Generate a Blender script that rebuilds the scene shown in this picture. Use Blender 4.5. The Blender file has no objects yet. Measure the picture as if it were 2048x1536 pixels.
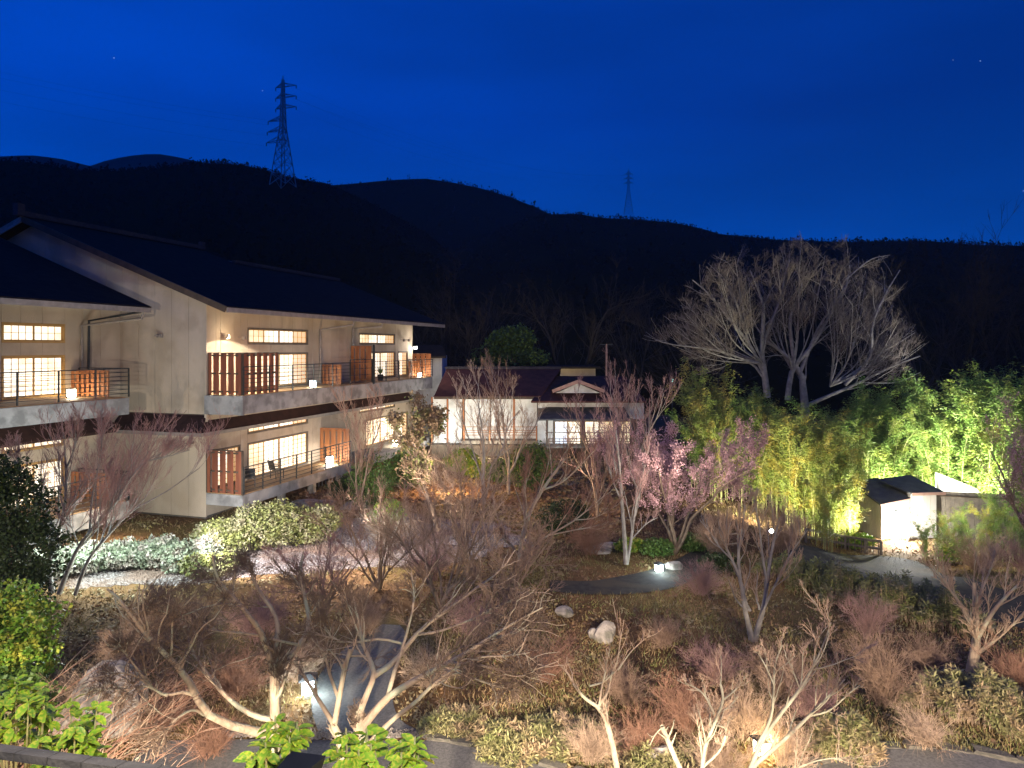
import bpy, math, random
import numpy as np
from mathutils import Vector, Matrix

# ---------------------------------------------------------------- camera, sky, exposure
scene = bpy.context.scene
C = scene.collection
EYE = 7.2            # height of the balcony viewer above the garden, metres
F = 1420.0           # focal length expressed in pixels of a 2048 px wide frame
HZ = 695.0           # image row of the horizon
cam = bpy.data.cameras.new("camera")
cam.sensor_width = 36.0
cam.lens = 36.0 * F / 2048.0
cam.shift_y = -(768.0 - HZ) / 2048.0
cam.clip_end = 6000
cam.clip_start = 0.05
co = bpy.data.objects.new("camera", cam)
co.location = (0, 0, EYE)
co.rotation_euler = (math.radians(90), 0, 0)
C.objects.link(co)
scene.camera = co
scene.view_settings.view_transform = 'Standard'
scene.view_settings.look = 'None'
scene.view_settings.exposure = 0.0
scene.view_settings.gamma = 1.0
scene.view_settings.use_curve_mapping = False
scene.cycles.use_denoising = True
scene.cycles.max_bounces = 4
scene.cycles.diffuse_bounces = 2
scene.cycles.sample_clamp_indirect = 3.0
scene.cycles.sample_clamp_direct = 30.0

world = bpy.data.worlds.new("World")
scene.world = world
world.use_nodes = True
wn, wl = world.node_tree.nodes, world.node_tree.links
wn.clear()
wout = wn.new('ShaderNodeOutputWorld')
wbg = wn.new('ShaderNodeBackground')
wtc = wn.new('ShaderNodeTexCoord')
wsep = wn.new('ShaderNodeSeparateXYZ')
wl.new(wtc.outputs['Generated'], wsep.inputs[0])
# deep blue afterglow, a little brighter to the west (left) and paler low over the hills
wr1 = wn.new('ShaderNodeMapRange')
wr1.inputs['From Min'].default_value = -0.55
wr1.inputs['From Max'].default_value = 0.55
wl.new(wsep.outputs['X'], wr1.inputs['Value'])
wm1 = wn.new('ShaderNodeMix'); wm1.data_type = 'RGBA'
wm1.inputs['A'].default_value = (0.0, 0.058, 0.50, 1)
wm1.inputs['B'].default_value = (0.0, 0.034, 0.28, 1)
wl.new(wr1.outputs[0], wm1.inputs['Factor'])
wr2 = wn.new('ShaderNodeMapRange')
wr2.inputs['From Min'].default_value = 0.04
wr2.inputs['From Max'].default_value = 0.30
wr2.inputs['To Min'].default_value = 1.0
wr2.inputs['To Max'].default_value = 0.0
wl.new(wsep.outputs['Z'], wr2.inputs['Value'])
wm2 = wn.new('ShaderNodeMix'); wm2.data_type = 'RGBA'
wm2.inputs['B'].default_value = (0.0, 0.078, 0.45, 1)
wl.new(wm1.outputs['Result'], wm2.inputs['A'])
wl.new(wr2.outputs[0], wm2.inputs['Factor'])
# thin cloud veils
wmap = wn.new('ShaderNodeMapping'); wmap.inputs['Scale'].default_value = (1.2, 1.2, 5.0)
wmap.inputs['Rotation'].default_value = (0.0, 0.25, 0.0)
wl.new(wtc.outputs['Generated'], wmap.inputs[0])
wno = wn.new('ShaderNodeTexNoise'); wno.inputs['Scale'].default_value = 1.6
wno.inputs['Detail'].default_value = 4
wl.new(wmap.outputs[0], wno.inputs['Vector'])
wr3 = wn.new('ShaderNodeMapRange')
wr3.inputs['From Min'].default_value = 0.35; wr3.inputs['From Max'].default_value = 0.7
wr3.inputs['To Min'].default_value = 0.86; wr3.inputs['To Max'].default_value = 1.18
wl.new(wno.outputs['Fac'], wr3.inputs['Value'])
wm3 = wn.new('ShaderNodeVectorMath'); wm3.operation = 'SCALE'
wl.new(wm2.outputs['Result'], wm3.inputs[0]); wl.new(wr3.outputs[0], wm3.inputs['Scale'])
# a few faint stars
wv = wn.new('ShaderNodeTexVoronoi'); wv.inputs['Scale'].default_value = 26
wl.new(wtc.outputs['Generated'], wv.inputs['Vector'])
wlt = wn.new('ShaderNodeMath'); wlt.operation = 'LESS_THAN'; wlt.inputs[1].default_value = 0.014
wl.new(wv.outputs['Distance'], wlt.inputs[0])
wst = wn.new('ShaderNodeVectorMath'); wst.operation = 'SCALE'
wst.inputs[0].default_value = (0.35, 0.45, 0.55)
wl.new(wlt.outputs[0], wst.inputs['Scale'])
wadd = wn.new('ShaderNodeVectorMath'); wadd.operation = 'ADD'
wl.new(wm3.outputs[0], wadd.inputs[0]); wl.new(wst.outputs[0], wadd.inputs[1])
wl.new(wadd.outputs[0], wbg.inputs['Color'])
wbg.inputs['Strength'].default_value = 1.0
wl.new(wbg.outputs[0], wout.inputs['Surface'])

# ---------------------------------------------------------------- small helpers
rng = np.random.default_rng(7)

def W(px, py, d):
    """world point seen at frame position px,py at depth d metres"""
    return np.array([(px - 1024.0) / F * d, d, EYE + (HZ - py) / F * d])

def sstep(a, b, x):
    t = np.clip((x - a) / (b - a), 0, 1)
    return t * t * (3 - 2 * t)

def gz(x, y):
    x = np.asarray(x, float); y = np.asarray(y, float)
    s = -1.1 * sstep(9, 14, x) * sstep(21, 27, y) * (1 - sstep(40, 50, y))
    s = s - 0.35 * sstep(-4, -9, x) * (1 - sstep(13, 18, y))
    return s + 0.10 * np.sin(x * 0.31 + 1.3) * np.cos(y * 0.27) + 0.05 * np.sin(x * 0.9 + y * 0.6)

def G(px, d):
    x = (px - 1024.0) / F * d
    return np.array([x, d, float(gz(x, d))])

def props(o, label=None, cat=None, group=None, kind=None):
    if label: o['label'] = label
    if cat: o['category'] = cat
    if group: o['group'] = group
    if kind: o['kind'] = kind
    return o

def empty(name, loc=(0, 0, 0), rz=0.0, label=None, cat=None, group=None):
    o = bpy.data.objects.new(name, None)
    o.empty_display_size = 0.2
    o.location = tuple(float(v) for v in loc)
    o.rotation_euler = (0, 0, rz)
    C.objects.link(o)
    return props(o, label, cat, group)

def link(name, me, parent=None, label=None, cat=None, group=None, kind=None):
    o = bpy.data.objects.new(name, me)
    C.objects.link(o)
    if parent is not None: o.parent = parent
    return props(o, label, cat, group, kind)

def raw_mesh(name, V, faces, mat, smooth=False):
    """faces: list of (F,k) int arrays"""
    me = bpy.data.meshes.new(name)
    V = np.asarray(V, np.float32).reshape(-1, 3)
    me.vertices.add(len(V)); me.vertices.foreach_set('co', V.ravel())
    tot = [np.full(len(f), f.shape[1], np.int32) for f in faces if len(f)]
    idx = [f.ravel().astype(np.int32) for f in faces if len(f)]
    tot = np.concatenate(tot); idx = np.concatenate(idx)
    me.loops.add(len(idx)); me.loops.foreach_set('vertex_index', idx)
    me.polygons.add(len(tot))
    start = np.concatenate([[0], np.cumsum(tot)[:-1]]).astype(np.int32)
    me.polygons.foreach_set('loop_start', start)
    me.polygons.foreach_set('loop_total', tot)
    me.polygons.foreach_set('use_smooth', np.full(len(tot), bool(smooth)))
    me.update(calc_edges=True)
    me.materials.append(mat)
    return me

class MB:
    """collects boxes, prisms and tubes into one mesh"""
    def __init__(s): s.v = []; s.q = []; s.t = []; s.n = 0; s.poly = []
    def _add(s, V, q=None, t=None):
        V = np.asarray(V, float).reshape(-1, 3); s.v.append(V)
        if q is not None: s.q.append(np.asarray(q) + s.n)
        if t is not None: s.t.append(np.asarray(t) + s.n)
        s.n += len(V)
        return s
    def box(s, x0, x1, y0, y1, z0, z1):
        V = [(x, y, z) for z in (z0, z1) for y in (y0, y1) for x in (x0, x1)]
        return s._add(V, [(0, 2, 3, 1), (4, 5, 7, 6), (0, 1, 5, 4), (2, 6, 7, 3), (0, 4, 6, 2), (1, 3, 7, 5)])
    def hexa(s, V):   # 8 corners: bottom loop 4, top loop 4
        return s._add(V, [(3, 2, 1, 0), (4, 5, 6, 7), (0, 1, 5, 4), (1, 2, 6, 5), (2, 3, 7, 6), (3, 0, 4, 7)])
    def prism(s, poly, axis, a, b):
        """extrude a 2-D polygon along axis ('x': poly=(y,z), 'y': (x,z), 'z': (x,y))"""
        def P(p, c):
            return {'x': (c, p[0], p[1]), 'y': (p[0], c, p[1]), 'z': (p[0], p[1], c)}[axis]
        n = len(poly)
        V = [P(p, a) for p in poly] + [P(p, b) for p in poly]
        base = s.n
        s._add(V, [(i, (i + 1) % n, n + (i + 1) % n, n + i) for i in range(n)])
        s.poly.append([base + i for i in range(n)][::-1]); s.poly.append([base + n + i for i in range(n)])
        return s
    def bar(s, p, q, w, h=None):
        p = np.array(p, float); q = np.array(q, float); h = h or w
        t = q - p; t /= np.linalg.norm(t)
        up = np.array([0, 0, 1.0]) if abs(t[2]) < .95 else np.array([1.0, 0, 0])
        a = np.cross(t, up); a /= np.linalg.norm(a); b = np.cross(a, t)
        a = a * w / 2; b = b * h / 2
        return s.hexa([p - a - b, p + a - b, p + a + b, p - a + b, q - a - b, q + a - b, q + a + b, q - a + b])
    def tube(s, pts, r, sides=6):
        pts = np.array(pts, float)[None]; R = np.broadcast_to(np.asarray(r, float), (1, pts.shape[1]))
        V, q = tubes(pts, R, sides)
        return s._add(V, q)
    def cyl(s, c, r, z0, z1, n=12, r2=None):
        r2 = r if r2 is None else r2
        return s.prism2([(c[0] + r * math.cos(2 * math.pi * i / n), c[1] + r * math.sin(2 * math.pi * i / n)) for i in range(n)],
                        [(c[0] + r2 * math.cos(2 * math.pi * i / n), c[1] + r2 * math.sin(2 * math.pi * i / n)) for i in range(n)], z0, z1)
    def prism2(s, A, B, z0, z1):
        n = len(A); base = s.n
        s._add([(p[0], p[1], z0) for p in A] + [(p[0], p[1], z1) for p in B], [(i, (i + 1) % n, n + (i + 1) % n, n + i) for i in range(n)])
        s.poly.append([base + i for i in range(n)][::-1]); s.poly.append([base + n + i for i in range(n)])
        return s
    def mesh(s, name, mat, smooth=False):
        F_ = []
        if s.q: F_.append(np.concatenate(s.q))
        if s.t: F_.append(np.concatenate(s.t))
        for p in s.poly: F_.append(np.array([p]))
        return raw_mesh(name, np.concatenate(s.v), F_, mat, smooth)
    def build(s, name, mat, parent=None, smooth=False, **k):
        return link(name, s.mesh(name, mat, smooth), parent, **k)

def tubes(P, R, sides=3):
    """P (N,K,3) polylines, R (N,K) radii -> verts, quads"""
    N, K, _ = P.shape
    T = np.gradient(P, axis=1)
    T /= np.linalg.norm(T, axis=2, keepdims=True) + 1e-9
    ref = np.where(np.abs(T[:, :1, 2:3]) > .8, np.array([[[1.0, 0, 0]]]), np.array([[[0, 0, 1.0]]]))
    A = np.cross(T, np.broadcast_to(ref, T.shape)); A /= np.linalg.norm(A, axis=2, keepdims=True) + 1e-9
    B = np.cross(T, A)
    ang = np.arange(sides) * 2 * np.pi / sides
    V = P[:, :, None] + R[:, :, None, None] * (A[:, :, None] * np.cos(ang)[None, None, :, None] + B[:, :, None] * np.sin(ang)[None, None, :, None])
    base = (np.arange(N)[:, None, None] * K + np.arange(K - 1)[None, :, None]) * sides
    j = np.arange(sides)[None, None]; j2 = (j + 1) % sides
    q = np.stack([base + j, base + j2, base + sides + j2, base + sides + j], -1).reshape(-1, 4)
    return V.reshape(-1, 3), q

def join_tubes(levels, sides):
    Vs, Qs, n = [], [], 0
    for (P, R), s in zip(levels, sides):
        V, q = tubes(P, R, s); Vs.append(V); Qs.append(q + n); n += len(V)
    return np.concatenate(Vs), np.concatenate(Qs)

# ---------------------------------------------------------------- materials
MAT = {}
def mat(name, c1, c2=None, scale=4.0, rough=.8, bump=0.0, bscale=None, stretch=(1, 1, 1), metal=0.0, coords='Object', detail=5, lo=.35, hi=.65, c3=None, s3=.6, spec=.3):
    m = bpy.data.materials.new(name); m.use_nodes = True
    n, l = m.node_tree.nodes, m.node_tree.links
    b = n['Principled BSDF']
    b.inputs['Roughness'].default_value = rough
    b.inputs['Metallic'].default_value = metal
    b.inputs['Specular IOR Level'].default_value = spec
    c2 = c2 or tuple(v * .7 for v in c1)
    tc = n.new('ShaderNodeTexCoord'); mp = n.new('ShaderNodeMapping')
    mp.inputs['Scale'].default_value = stretch
    l.new(tc.outputs[coords], mp.inputs[0])
    no = n.new('ShaderNodeTexNoise'); no.inputs['Scale'].default_value = scale; no.inputs['Detail'].default_value = detail
    l.new(mp.outputs[0], no.inputs['Vector'])
    mr = n.new('ShaderNodeMapRange'); mr.inputs['From Min'].default_value = lo; mr.inputs['From Max'].default_value = hi
    l.new(no.outputs['Fac'], mr.inputs['Value'])
    mx = n.new('ShaderNodeMix'); mx.data_type = 'RGBA'
    mx.inputs['A'].default_value = (*c1, 1); mx.inputs['B'].default_value = (*c2, 1)
    l.new(mr.outputs[0], mx.inputs['Factor'])
    out = mx.outputs['Result']
    if c3 is not None:
        no3 = n.new('ShaderNodeTexNoise'); no3.inputs['Scale'].default_value = s3; no3.inputs['Detail'].default_value = 6
        l.new(tc.outputs[coords], no3.inputs['Vector'])
        r3 = n.new('ShaderNodeMapRange'); r3.inputs['From Min'].default_value = .48; r3.inputs['From Max'].default_value = .62
        l.new(no3.outputs['Fac'], r3.inputs['Value'])
        mx3 = n.new('ShaderNodeMix'); mx3.data_type = 'RGBA'; mx3.inputs['B'].default_value = (*c3, 1)
        l.new(out, mx3.inputs['A']); l.new(r3.outputs[0], mx3.inputs['Factor']); out = mx3.outputs['Result']
    l.new(out, b.inputs['Base Color'])
    if bump:
        nb = n.new('ShaderNodeTexNoise'); nb.inputs['Scale'].default_value = bscale or scale * 4; nb.inputs['Detail'].default_value = 6
        l.new(mp.outputs[0], nb.inputs['Vector'])
        bp = n.new('ShaderNodeBump'); bp.inputs['Strength'].default_value = bump; bp.inputs['Distance'].default_value = .05
        l.new(nb.outputs['Fac'], bp.inputs['Height']); l.new(bp.outputs[0], b.inputs['Normal'])
    MAT[name] = m
    return m

def emit(name, col, strength):
    m = bpy.data.materials.new(name); m.use_nodes = True
    n, l = m.node_tree.nodes, m.node_tree.links
    b = n['Principled BSDF']
    b.inputs['Base Color'].default_value = (.8, .8, .78, 1)
    b.inputs['Emission Color'].default_value = (*col, 1)
    b.inputs['Emission Strength'].default_value = strength
    MAT[name] = m
    return m

def shoji(name, c_lo, c_hi, strength):
    """rice paper lit from inside, uneven from place to place"""
    m = emit(name, c_hi, strength)
    n, l = m.node_tree.nodes, m.node_tree.links
    b = n['Principled BSDF']
    tc = n.new('ShaderNodeTexCoord'); no = n.new('ShaderNodeTexNoise'); no.inputs['Scale'].default_value = 1.1
    no.inputs['Detail'].default_value = 2
    l.new(tc.outputs['Object'], no.inputs['Vector'])
    mr = n.new('ShaderNodeMapRange'); mr.inputs['From Min'].default_value = .30; mr.inputs['From Max'].default_value = .66
    l.new(no.outputs['Fac'], mr.inputs['Value'])
    mx = n.new('ShaderNodeMix'); mx.data_type = 'RGBA'
    mx.inputs['A'].default_value = (*c_lo, 1); mx.inputs['B'].default_value = (*c_hi, 1)
    l.new(mr.outputs[0], mx.inputs['Factor']); l.new(mx.outputs['Result'], b.inputs['Emission Color'])
    return m

mat('plaster', (.54, .445, .325), (.43, .355, .26), .9, .9, .25, 30, stretch=(1, 1, .35), detail=8, c3=(.42, .34, .24), s3=.7)
mat('concrete', (.36, .35, .32), (.28, .27, .25), 2.0, .9, .2, 20, c3=(.19, .185, .17), s3=1.8)
mat('wall_core', (.12, .10, .08), None, 3)
mat('roof_slate', (.042, .034, .026), (.028, .024, .020), 3, .95, .3, 10, spec=.02)
mat('roof_pent', (.060, .032, .026), (.040, .024, .020), 3, .9, .2, 14, spec=.05)
mat('roof_red', (.115, .045, .036), (.075, .032, .027), 2.5, .9, .2, 14, spec=.05)
mat('roof_grey', (.09, .09, .085), (.055, .055, .055), 3, .8, .3, 14)
mat('roof_tile', (.075, .065, .06), (.045, .04, .038), 5, .7, .3, 25)
mat('ridge', (.05, .045, .05), None, 5, .7)
mat('wood_red', (.26, .085, .040), (.17, .055, .028), 3, .7, .3, 12, stretch=(1, 1, .2))
mat('wood_orange', (.42, .17, .06), (.30, .11, .04), 3, .6, .2, 12, stretch=(1, 1, .2))
mat('wood_deck', (.40, .25, .12), (.28, .17, .08), 3, .6, .2, 12)
mat('wood_dark', (.10, .07, .045), (.06, .045, .03), 3, .7)
mat('wood_frame', (.50, .30, .10), (.42, .25, .08), 3, .6)
mat('wood_grey', (.19, .16, .12), (.12, .10, .08), 4, .8, .3, 15)
mat('metal_dark', (.05, .055, .055), None, 6, .5, metal=.4)
mat('metal_pipe', (.30, .26, .22), (.22, .19, .16), 4, .5)
mat('steel', (.30, .36, .36), (.22, .26, .26), .3, .5, metal=.2)
mat('black', (.012, .012, .012), None, 4, .6)
mat('white_wall', (.70, .70, .66), (.58, .58, .54), 2, .8, c3=(.50, .50, .46), s3=1.1)
mat('shed_board', (.50, .46, .40), (.40, .36, .31), 3, .8, .2, 10, stretch=(1, 1, .15))
mat('trim_pink', (.45, .27, .20), None, 4, .7)
mat('bark_pale', (.44, .33, .22), (.30, .22, .15), 7, .85, .5, 40, stretch=(1, 1, .5), c3=(.36, .35, .24), s3=3)
mat('bark_lichen', (.42, .40, .28), (.30, .27, .18), 5, .85, .5, 30)
mat('bark_grey', (.34, .31, .26), (.20, .18, .15), 4, .85, .5, 30)
mat('bark_brown', (.26, .185, .12), (.16, .115, .075), 5, .85, .4, 30)
mat('twig_brown', (.33, .215, .14), (.22, .145, .095), 2.0, .8)
mat('twig_tan', (.46, .33, .22), (.32, .22, .145), 2.0, .8)
mat('twig_red', (.29, .15, .095), (.21, .12, .075), 1.5, .8)
mat('twig_mauve', (.38, .225, .19), (.28, .17, .14), 1.5, .8)
mat('twig_green', (.36, .36, .16), (.30, .25, .12), 2.0, .8)
mat('twig_grey', (.33, .285, .22), (.23, .20, .155), 2.0, .8)
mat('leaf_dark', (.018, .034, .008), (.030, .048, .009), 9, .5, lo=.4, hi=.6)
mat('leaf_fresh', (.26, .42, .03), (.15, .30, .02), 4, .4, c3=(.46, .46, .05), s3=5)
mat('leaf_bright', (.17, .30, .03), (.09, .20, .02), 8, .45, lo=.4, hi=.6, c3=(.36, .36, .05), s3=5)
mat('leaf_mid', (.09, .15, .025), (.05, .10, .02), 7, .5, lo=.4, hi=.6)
mat('leaf_olive', (.20, .20, .055), (.13, .15, .045), 6, .6, c3=(.26, .23, .13), s3=2)
mat('leaf_pale', (.27, .29, .20), (.15, .18, .10), 9, .5, c3=(.30, .25, .20), s3=2.5)
mat('leaf_brown', (.30, .20, .11), (.17, .12, .06), 9, .6, c3=(.16, .18, .05), s3=2)
mat('bamboo_green', (.17, .27, .05), (.10, .19, .035), 3, .5, c3=(.20, .24, .035), s3=.9)
mat('bamboo_yellow', (.24, .30, .055), (.15, .22, .04), 3, .5, c3=(.32, .25, .04), s3=1.2)
mat('bamboo_culm', (.36, .36, .14), (.28, .30, .11), 3, .5)
mat('sasa', (.30, .26, .12), (.17, .19, .055), 5, .6, c3=(.33, .235, .13), s3=2.5)
mat('straw', (.30, .21, .10), (.20, .13, .06), 3, .8, c3=(.24, .22, .07), s3=.6)
mat('blossom', (.60, .36, .35), (.46, .26, .26), 8, .6, c3=(.40, .23, .22), s3=2)
mat('earth', (.17, .095, .040), (.105, .062, .028), 1.4, .97, .8, 16, coords='Object', c3=(.14, .11, .038), s3=.22, spec=.1)
mat('gravel', (.34, .30, .27), (.11, .085, .07), 14, .9, 1.0, 18, coords='Object', detail=3, c3=(.22, .15, .11), s3=.45)
mat('asphalt_shaded', (.050, .048, .042), (.032, .031, .028), 6, .9, .5, 50, coords='Object', spec=.15, c3=(.065, .055, .040), s3=.9)  # shade put into the colour: same asphalt, darkened where lamplight is blocked
mat('hill_hazy', (.05, .045, .04), (.04, .035, .03), .02, 1.0, coords='Object', spec=0)  # paler than the nearer hills, distance haze put into the colour
mat('asphalt', (.165, .155, .14), (.11, .105, .095), 20, .95, .3, 60, coords='Object', spec=.1)
mat('kerb', (.13, .115, .09), (.07, .065, .05), 5, .9, .4, 20)
mat('stone', (.34, .30, .25), (.22, .19, .16), 4, .9, .6, 12, c3=(.14, .13, .10), s3=3)
mat('pebble', (.30, .26, .22), (.20, .17, .14), 30, .9)
mat('litter', (.22, .125, .06), (.14, .082, .04), 5, .8, c3=(.30, .24, .12), s3=.7)
mat('hill_soil', (.026, .018, .005), (.016, .013, .004), .02, 1.0, coords='Object', spec=0)
mat('hill_forest', (.028, .021, .007), (.012, .013, .005), .05, 1.0, coords='Object', spec=0)
mat('bark_wood', (.06, .05, .038), (.04, .032, .025), 3, .9)
mat('twig_shade', (.19, .155, .125), (.13, .105, .085), 3, .9)
mat('twig_dark', (.20, .135, .09), (.12, .085, .06), 3, .9)
mat('twig_wood', (.055, .042, .03), (.035, .028, .02), 3, .9)
shoji('paper_warm', (.80, .46, .15), (1.0, .80, .48), 1.15)
shoji('paper_white', (.85, .62, .34), (1.0, .92, .78), 1.4)
shoji('paper_cool', (.60, .74, 1.0), (.95, .95, .92), 1.1)
shoji('paper_amber', (.95, .50, .12), (1.0, .62, .22), .75)
emit('lamp_cool', (.72, .93, 1.0), 60)
emit('lamp_white', (1.0, .97, .9), 60)
emit('lamp_warm', (1.0, .82, .58), 60)
emit('lamp_teal', (.1, .9, .8), 1.2)

def lamp(kind, name, loc, energy, col=(1, .85, .68), to=None, size=.1, cone=None, blend=.2, parent=None):
    ld = bpy.data.lights.new(name, kind); ld.energy = energy; ld.color = col
    if kind in ('POINT', 'SPOT'): ld.shadow_soft_size = size
    if kind == 'SPOT':
        ld.spot_size = math.radians(cone); ld.spot_blend = blend
    o = bpy.data.objects.new(name, ld); C.objects.link(o)
    o.location = tuple(float(v) for v in loc)
    if to is not None:
        o.rotation_euler = (Vector(tuple(float(v) for v in to)) - Vector(o.location)).to_track_quat('-Z', 'Y').to_euler()
    if parent is not None: o.parent = parent
    return o

# ---------------------------------------------------------------- ground, paths
def Gp(px, py):
    """ground point seen at frame position px,py"""
    d = EYE * F / (py - HZ)
    for _ in range(12):
        x = (px - 1024.0) / F * d
        d = (EYE - float(gz(x, d))) * F / (py - HZ)
    return np.array([(px - 1024.0) / F * d, d, float(gz((px - 1024.0) / F * d, d))])

def axis(fine0, fine1, step, far0, far1):
    a = [fine0]; s = step
    while a[-1] > far0: s *= 1.35; a.append(a[-1] - s)
    b = [fine1]; s = step
    while b[-1] < far1: s *= 1.35; b.append(b[-1] + s)
    return np.concatenate([np.array(a[1:])[::-1], np.arange(fine0, fine1 + 1e-6, step), np.array(b[1:])])

gx = axis(-40, 48, .7, -1000, 1000); gy = axis(-6, 64, .7, -250, 1000)
X, Y = np.meshgrid(gx, gy); Z = gz(X, Y)
nx, ny = len(gx), len(gy)
ii, jj = np.meshgrid(np.arange(nx - 1), np.arange(ny - 1))
q = np.stack([jj * nx + ii, jj * nx + ii + 1, (jj + 1) * nx + ii + 1, (jj + 1) * nx + ii], -1).reshape(-1, 4)
link('ground', raw_mesh('ground', np.stack([X, Y, Z], -1), [q], MAT['earth'], True), kind='structure')

def resample(pts, n):
    pts = np.asarray(pts, float)
    s = np.concatenate([[0], np.cumsum(np.linalg.norm(np.diff(pts, axis=0), axis=1))])
    t = np.linspace(0, s[-1], n)
    return np.stack([np.interp(t, s, pts[:, k]) for k in range(pts.shape[1])], 1)

def smooth_line(pts, n):
    """Catmull-Rom through the points, n samples"""
    p = np.asarray(pts, float)
    if len(p) < 3: return resample(p, n)
    q = np.vstack([2 * p[0] - p[1], p, 2 * p[-1] - p[-2]])
    u = np.linspace(0, len(p) - 1 - 1e-6, n); i = u.astype(int); t = (u - i)[:, None]
    a, b, c, d = q[i], q[i + 1], q[i + 2], q[i + 3]
    return .5 * (2 * b + (c - a) * t + (2 * a - 5 * b + 4 * c - d) * t ** 2 + (3 * b - a - 3 * c + d) * t ** 3)

def ribbon(name, L, R, m, dz, n=40, w=8):
    A = smooth_line(L, n); B = smooth_line(R, n)
    t = np.linspace(0, 1, w)[None, :, None]
    P = A[:, None, :2] * (1 - t) + B[:, None, :2] * t
    z = gz(P[..., 0], P[..., 1]) + dz
    V = np.concatenate([P, z[..., None]], -1)
    i, j = np.meshgrid(np.arange(w - 1), np.arange(n - 1))
    q = np.stack([j * w + i, j * w + i + 1, (j + 1) * w + i + 1, (j + 1) * w + i], -1).reshape(-1, 4)
    a, b, c = V.reshape(-1, 3)[q[len(q) // 2, :3]]
    if np.cross(b - a, c - a)[2] < 0: q = q[:, ::-1]
    return link(name, raw_mesh(name, V, [q], m, True), kind='structure')

gp = lambda pts: [Gp(*p) for p in pts]
ribbon('garden_path', gp([(640, 1476), (622, 1410), (640, 1350), (700, 1290), (745, 1262), (765, 1250)]),
       gp([(868, 1476), (800, 1440), (785, 1380), (800, 1310), (815, 1275), (800, 1252)]), MAT['asphalt'], .022)
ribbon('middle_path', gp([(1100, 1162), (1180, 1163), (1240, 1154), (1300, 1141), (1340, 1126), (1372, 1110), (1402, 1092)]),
       gp([(1100, 1184), (1170, 1190), (1250, 1190), (1330, 1181), (1385, 1162), (1420, 1135), (1440, 1105)]), MAT['asphalt_shaded'], .022)
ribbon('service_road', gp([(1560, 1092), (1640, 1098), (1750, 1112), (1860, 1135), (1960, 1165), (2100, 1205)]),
       gp([(1560, 1150), (1650, 1163), (1750, 1183), (1850, 1203), (1950, 1232), (2100, 1275)]), MAT['asphalt_shaded'], .022)
kerb_px = [(300, 1484), (440, 1481), (640, 1482), (860, 1483), (950, 1497), (1060, 1527), (1200, 1565), (1350, 1585), (1500, 1572), (1640, 1533), (1740, 1503), (1900, 1503), (2048, 1530), (2200, 1570)]
kl = smooth_line(gp(kerb_px), 120)
low = kl.copy(); low[:, 1] = 7.0
ribbon('driveway', kl, low, MAT['asphalt'], .018, n=110, w=12)
# broad edging stones along the curve, each stone its own piece
root = empty('stone_edging', (0, 0, 0), 0, 'low curved edging of rough grey stones along the near driveway', 'edging')
sl = np.concatenate([[0], np.cumsum(np.linalg.norm(np.diff(kl, axis=0), axis=1))])
pos = 0.0; r_ = random.Random(3)
meshes = []
for k in range(5):
    b = MB(); V = np.array([(x, y, z) for z in (0, 1) for (x, y) in ((-.5, -.5), (.5, -.5), (.5, .5), (-.5, .5))], float)
    V += np.random.default_rng(k).normal(0, .09, V.shape); V[4:, :2] *= .86
    b.hexa(V); me = b.mesh('edging_stone', MAT['kerb'])
    meshes.append(me)
start = sl[int(np.argmin(abs(kl[:, 0] - Gp(858, 1483)[0])))]
pos = start
while pos < sl[-1] - .5:
    w = r_.uniform(.38, .62)
    a = np.array([np.interp(pos + w / 2, sl, kl[:, k]) for k in range(3)])
    t = np.array([np.interp(pos + w, sl, kl[:, k]) - np.interp(pos, sl, kl[:, k]) for k in range(3)])
    o = link('edging_stone', meshes[r_.randrange(5)], root)
    o.location = (a[0], a[1] + .10, a[2] - .06); o.rotation_euler = (r_.uniform(-.05, .05), r_.uniform(-.05, .05), math.atan2(t[1], t[0]))
    o.scale = (w * .97, r_.uniform(.18, .26), r_.uniform(.10, .15))
    pos += w + .02

def inpoly(x, y, poly):
    c = np.zeros(x.shape, bool); n = len(poly)
    for i in range(n):
        x1, y1 = poly[i][:2]; x2, y2 = poly[(i + 1) % n][:2]
        m = ((y1 > y) != (y2 > y)) & (x < (x2 - x1) * (y - y1) / (y2 - y1 + 1e-12) + x1)
        c ^= m
    return c

grav_poly = gp([(150, 1178), (225, 1177), (400, 1166), (560, 1150), (760, 1135), (960, 1120), (1060, 1085), (1010, 1050), (850, 1030), (640, 1036), (540, 1075), (420, 1105), (250, 1120), (120, 1130)])
x0, x1 = min(p[0] for p in grav_poly), max(p[0] for p in grav_poly); y0, y1 = min(p[1] for p in grav_poly), max(p[1] for p in grav_poly)
cx, cy = np.meshgrid(np.arange(x0, x1, .2), np.arange(y0, y1, .2))
msk = inpoly(cx + .1 + .25 * np.sin(cy * 2.1), cy + .1 + .2 * np.sin(cx * 1.7), grav_poly)
cx, cy = cx[msk], cy[msk]
V = np.stack([np.stack([cx + a, cy + b_, gz(cx + a, cy + b_) + .012], -1) for a, b_ in ((0, 0), (.2, 0), (.2, .2), (0, .2))], 1).reshape(-1, 3)
link('gravel_bed', raw_mesh('gravel_bed', V, [np.arange(len(V)).reshape(-1, 4)], MAT['gravel']), kind='structure')

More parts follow.
